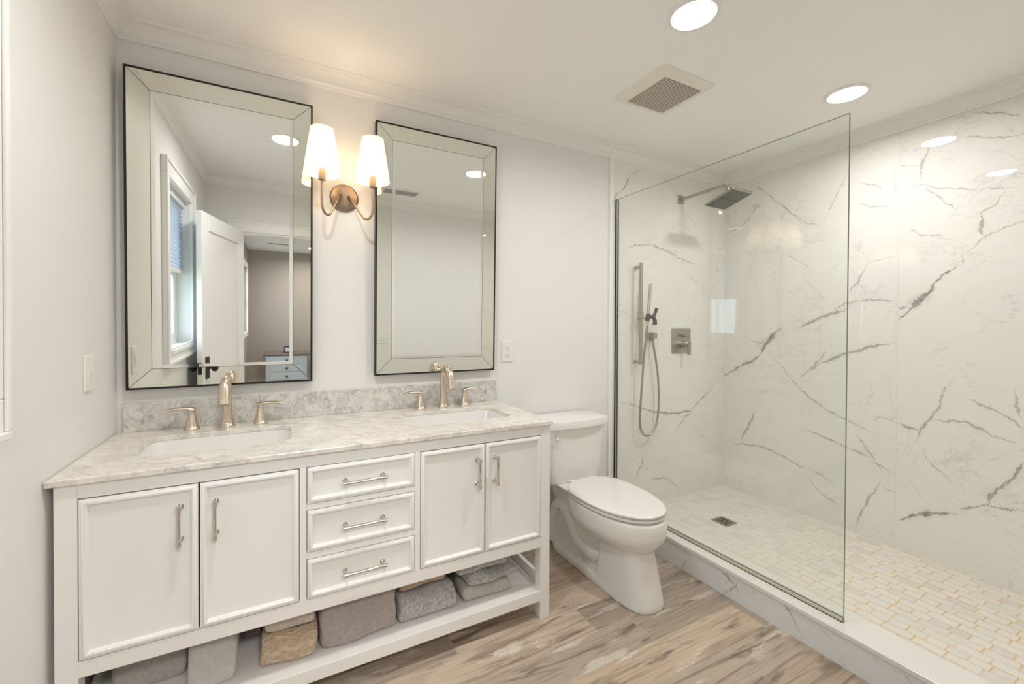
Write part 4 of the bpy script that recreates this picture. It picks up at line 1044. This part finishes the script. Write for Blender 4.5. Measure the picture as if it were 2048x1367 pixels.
bm = bmesh.new(); loft(bm, [rrect(0, 0, w_, w_, 0.004, z_) for w_, z_ in ((0.196, -0.007), (0.202, -0.005), (0.202, 0.004), (0.17, 0.008), (0.05, 0.012))])
bmesh.ops.transform(bm, matrix=Matrix.Translation(hc) @ Rm, verts=bm.verts); hd = obj('head', bm, 'nickel_dark', rh, smooth=30)
bm = bmesh.new(); loft(bm, [rrect(0, 0, 0.186, 0.186, 0.004, z_) for z_ in (-0.0085, -0.006)]); box(bm, -0.092, 0.092, -0.003, 0.003, -0.0095, -0.008)
bmesh.ops.transform(bm, matrix=Matrix.Translation(hc) @ Rm, verts=bm.verts); obj('nozzle_plate', bm, 'nozzles', hd)

sb = thing('slide_bar', 'upright brushed nickel slide bar on the marble shower wall', 'slide bar', (2.672, YB, 1.03))
obj('bar', boxes((-0.011, 0.011, -0.060, -0.044, 0.0, 0.672)), 'nickel_dark', sb, bevel=0.002)
for z in (0.015, 0.645):
    obj('bracket', boxes((-0.0095, 0.0095, -0.045, 0.0, z - 0.010, z + 0.010)), 'nickel_dark', sb, bevel=0.002)
bm = boxes((-0.014, 0.014, -0.064, -0.040, 0.290, 0.345)); cyl(bm, (-0.028, -0.05, 0.308), (0.036, -0.062, 0.308), 0.010, 0.007); sl = obj('slider', bm, 'nickel_dark', sb, bevel=0.002)
bm = bmesh.new(); cyl(bm, (0.045, -0.066, 0.285), (0.050, -0.070, 0.335), 0.014, 0.015, 18); cyl(bm, (0.034, -0.062, 0.308), (0.05, -0.068, 0.308), 0.010)
P = [(0.058, -0.075, 0.315), (0.078, -0.085, 0.318), (0.092, -0.09, 0.345), (0.102, -0.092, 0.372)]
tube(bm, spline(P, 4), [0.013, 0.012, 0.010, 0.011], 14); tube(bm, spline([(0.078, -0.085, 0.318), (0.090, -0.088, 0.29), (0.088, -0.09, 0.262)], 4), [0.011, 0.013, 0.014], 14)
obj('holder', bm, 'rubber', sl, smooth=50)

hs = thing('hand_shower', 'slim stick hand shower with long looping metal hose', 'hand shower', (2.722, -0.078, 1.33))
bm = bmesh.new(); tube(bm, [(-0.006, 0.003, -0.045), (-0.003, 0.002, 0.0), (0.0, -0.002, 0.06), (0.006, -0.012, 0.235)], [0.0075, 0.0095, 0.0105, 0.0095], 16); obj('wand', bm, 'handle', hs, smooth=50)
Hp = [(2.716, -0.075, 1.285), (2.709, -0.070, 1.20), (2.697, -0.062, 1.03), (2.684, -0.055, 0.80), (2.679, -0.052, 0.66), (2.695, -0.05, 0.585), (2.735, -0.048, 0.548), (2.775, -0.047, 0.548), (2.823, -0.046, 0.585), (2.852, -0.046, 0.665), (2.862, -0.046, 0.80), (2.848, -0.045, 0.97), (2.822, -0.043, 1.10), (2.810, -0.040, 1.165), (2.808, -0.038, 1.190)]
bm = bmesh.new(); tube(bm, spline([Vector(p) - Vector((2.722, -0.078, 1.33)) for p in Hp], 10), 0.0072, 12); obj('hose', bm, 'nickel_dark', hs, smooth=50)
el = thing('hose_outlet', 'small square nickel hose outlet beside the slide bar', 'wall outlet fitting', (2.812, YB, 1.216))
obj('escutcheon', boxes((-0.026, 0.026, -0.020, 0.0, -0.026, 0.026)), 'nickel_dark', el, bevel=0.003)
bm = boxes((-0.018, 0.018, -0.050, -0.019, -0.018, 0.022)); cyl(bm, (-0.004, -0.031, -0.017), (-0.004, -0.030, -0.032), 0.010); obj('elbow', bm, 'nickel_dark', el, bevel=0.002)

sv = thing('shower_valve', 'square brushed nickel shower control with two knobs', 'shower valve', (3.122, YB, 1.180))
bm = bmesh.new(); loft(bm, [[Vector((p.x, -o_, p.y)) for p in rrect(0, 0, w_, w_ * 0.93, 0.004, 0)] for w_, o_ in ((0.192, 0.0005), (0.192, 0.007), (0.186, 0.010))]); obj('plate', bm, 'nickel_dark', sv, smooth=30)
bm = bmesh.new(); lathe(bm, [(0.018, 0.009), (0.018, 0.042), (0.016, 0.045)], (0.004, 0, 0.042), 28, 'y'); obj('diverter_knob', bm, 'nickel_dark', sv, smooth=40)
bm = bmesh.new(); lathe(bm, [(0.027, 0.009), (0.027, 0.030), (0.023, 0.032), (0.023, 0.060), (0.021, 0.062)], (0.006, 0, -0.028), 32, 'y'); k_ = obj('handle_hub', bm, 'nickel_dark', sv, smooth=40)
bm = boxes((-0.006, 0.018, -0.074, -0.060, -0.100, -0.003)); obj('lever', bm, 'nickel_dark', k_, bevel=0.003)

dr = thing('floor_drain', 'small square metal drain in the shower floor', 'drain', (3.042, -0.407, 0.052))
bm = bmesh.new()
for a in ((-.054, .054, -.054, -.040), (-.054, .054, .040, .054), (-.054, -.040, -.040, .040), (.040, .054, -.040, .040)): box(bm, a[0], a[1], a[2], a[3], -0.001, 0.003)
obj('frame', bm, 'nickel_dark', dr)
obj('sump', boxes((-.04, .04, -.04, .04, -0.001, 0.0004)), 'dark', dr)
bm = bmesh.new()
for i in range(6): box(bm, -.04, .04, -.036 + i * .0135, -.030 + i * .0135, 0.0005, 0.0025)
obj('grate', bm, 'nickel_dark', dr)

# ---------------------------------------------------------------- towels on the vanity shelf
SZ = 0.1258
def towel(name, label, mat, x0, x1, yf, depth, z0, h, layers=2, seed=0, rz=0.0, droop=0.006, cat='towel', slope=0.0, amp=0.004, group='folded towels on the vanity shelf', round_=0.9, taper=0.0):
    random.seed(seed)
    w = x1 - x0; nx = max(10, int(w / 0.012)); loops = []
    lay = h / layers; rr = min(lay / 2, 0.05)
    def profile(t):
        P = []
        nb = 8
        for i in range(nb): P.append((depth * (1 - i / nb) , 0.0))
        for L in range(layers):
            for j in range(9):
                a = -PI / 2 + PI * j / 8
                P.append((rr - rr * math.cos(a) * round_ * (1.0 if L % 2 == 0 else 0.93), lay * L + lay / 2 + lay / 2 * math.sin(a) * 0.985))
        for i in range(1, nb + 1): P.append((depth * i / nb, h))
        return P
    for i in range(nx + 1):
        u = i / nx; x = -w / 2 + w * u
        edge = min(u, 1 - u) * w
        k = math.sqrt(max(0.0, 1 - (1 - min(1, edge / 0.02)) ** 2)); k = 0.80 + 0.20 * k
        row = []
        for (y, z) in profile(u):
            nz_ = mnoise.noise(Vector((x * 9 + seed * 3.1, y * 9, z * 16 + seed)))
            n2 = mnoise.noise(Vector((x * 28 + seed * 1.7, y * 20 + 5, z * 34)))
            zz = h / 2 + (z - h / 2) * k
            zz *= (1 + taper * (u - 0.5)) 
            d = amp * (1.6 * nz_ + 0.7 * n2)
            f = min(1.0, zz / max(h, 1e-5))
            row.append(Vector((x + amp * 1.5 * mnoise.noise(Vector((z * 20 + seed, y * 8, 3.3))), y + (1 - k) * 0.02 + d + slope * zz, max(0.0, zz + d * 0.8 * f - droop * f * abs(math.sin(u * PI * 1.5 + seed))))))
        loops.append(row)
    bm = bmesh.new(); loft(bm, loops)
    o = obj(name, bm, mat, smooth='all', subsurf=1)
    o.location = ((x0 + x1) / 2, yf, z0); o.rotation_euler = (0, 0, rz)
    return tag(o, label, cat, group)

towel('folded_blanket', 'flat grey folded throw at the window-wall end of the vanity shelf', 'tw_grey', 0.085, 0.286, -0.44, 0.36, SZ, 0.150, 1, 3, 0.04, cat='blanket', slope=0.55, round_=0.8)
towel('rolled_towel', 'light grey towel with rolled front edge next to the grey throw', 'tw_lightgrey', 0.290, 0.432, -0.535, 0.45, SZ, 0.175, 1, 5, 0.03, slope=0.42, amp=0.006, round_=0.8)
towel('folded_cloth', 'small plum-grey cloth tucked behind between the light grey and tan towels', 'tw_plum', 0.436, 0.495, -0.33, 0.24, SZ, 0.15, 2, 7)
towel('folded_towel', 'tan honeycomb-weave towel at the bottom beside the mauve towel', 'tw_tan', 0.487, 0.670, -0.520, 0.46, SZ, 0.105, 1, 11, -0.05, droop=0.014, slope=0.12, amp=0.006)
towel('folded_towel', 'cream-beige towel lying on the tan honeycomb towel', 'tw_beige', 0.505, 0.669, -0.500, 0.42, SZ + 0.107, 0.068, 1, 13, amp=0.007, droop=0.010)
towel('folded_towel', 'large mauve-grey towel hanging to the shelf in the middle', 'tw_mauve', 0.676, 0.952, -0.532, 0.47, SZ, 0.175, 1, 17, 0.02, slope=0.10, amp=0.009, droop=0.012, round_=0.6)
towel('folded_towel', 'speckled blue-grey towel under a tan towel', 'tw_blue', 0.958, 1.200, -0.515, 0.45, SZ, 0.095, 1, 19, slope=0.20, amp=0.006, droop=0.012)
towel('folded_towel', 'tan towel lying on the speckled blue-grey towel', 'tw_tan', 0.962, 1.165, -0.470, 0.40, SZ + 0.098, 0.078, 1, 23, slope=0.25, amp=0.007, droop=0.014)
towel('dark_cloth', 'black cloth squeezed between the towel piles', 'tw_dark', 1.198, 1.226, -0.42, 0.3, SZ, 0.14, 1, 29, slope=0.3, cat='cloth')
towel('folded_towel', 'grey speckled towel at the bottom of the pile nearest the toilet', 'tw_speckle', 1.226, 1.455, -0.505, 0.44, SZ, 0.062, 1, 31, -0.02, amp=0.006)
towel('folded_towel', 'rumpled grey-blue towel in the middle of the pile nearest the toilet', 'tw_blue', 1.240, 1.485, -0.500, 0.42, SZ + 0.063, 0.044, 1, 37, 0.03, amp=0.014, droop=0.010)
towel('folded_towel', 'blue-speckled towel on top of the pile nearest the toilet', 'tw_blue', 1.212, 1.450, -0.495, 0.42, SZ + 0.110, 0.068, 1, 41, -0.01, amp=0.008, droop=0.012)
cd = bmesh.new(); tube(cd, spline([(0, 0, 0.004), (0.005, -0.02, 0.03), (0.012, -0.02, 0.09), (0.03, 0.0, 0.15), (0.05, 0.05, 0.185)], 6), 0.0022, 8)
o = obj('power_cord', cd, 'black', smooth='all'); o.location = (0.046, -0.45, SZ); tag(o, 'thin black cord hanging at the window-wall end of the vanity', 'cord')

# ---------------------------------------------------------------- greenery outside the window
random.seed(4)
MAT['leaf'] = plain('leaf', (0.16, 0.26, 0.09), 0.5, tex=0.5, scale=6)
MAT['bark'] = plain('bark', (0.14, 0.10, 0.07), 0.9, tex=0.3, scale=20)
tree = thing('tree', 'leafy green tree outside the bathroom window, seen only as a reflection in the shower', 'tree', (-3.2, -1.75, 0.0))
bm = bmesh.new(); tube(bm, spline([(0, 0, 0), (0.03, 0.02, 0.6), (-0.02, 0.05, 1.2), (0.02, 0.0, 1.8)], 5), [0.09, 0.07, 0.05, 0.03], 10); obj('trunk', bm, 'bark', tree, smooth='all')
bm = bmesh.new()
for i in range(1500):
    d = Vector((random.gauss(0, 1), random.gauss(0, 1), random.gauss(0, 1))).normalized() * random.uniform(0.5, 1.0)
    p = Vector((d.x * 0.75, d.y * 0.95, 1.45 + d.z * 0.85))
    u = Vector((random.uniform(-1, 1), random.uniform(-1, 1), random.uniform(-1, 1))).normalized(); v = u.orthogonal().normalized()
    s_ = random.uniform(0.03, 0.06)
    bm.faces.new([bm.verts.new(q) for q in (p - u * s_ * 1.5, p + v * s_ * 0.6, p + u * s_ * 1.5, p - v * s_ * 0.6)])
obj('foliage', bm, 'leaf', tree)
struct('ground', boxes((-12, -T - 0.01, -9, 4, -0.3, -0.25)), 'leaf', label='garden ground outside the window')
tree.location.z = -0.25
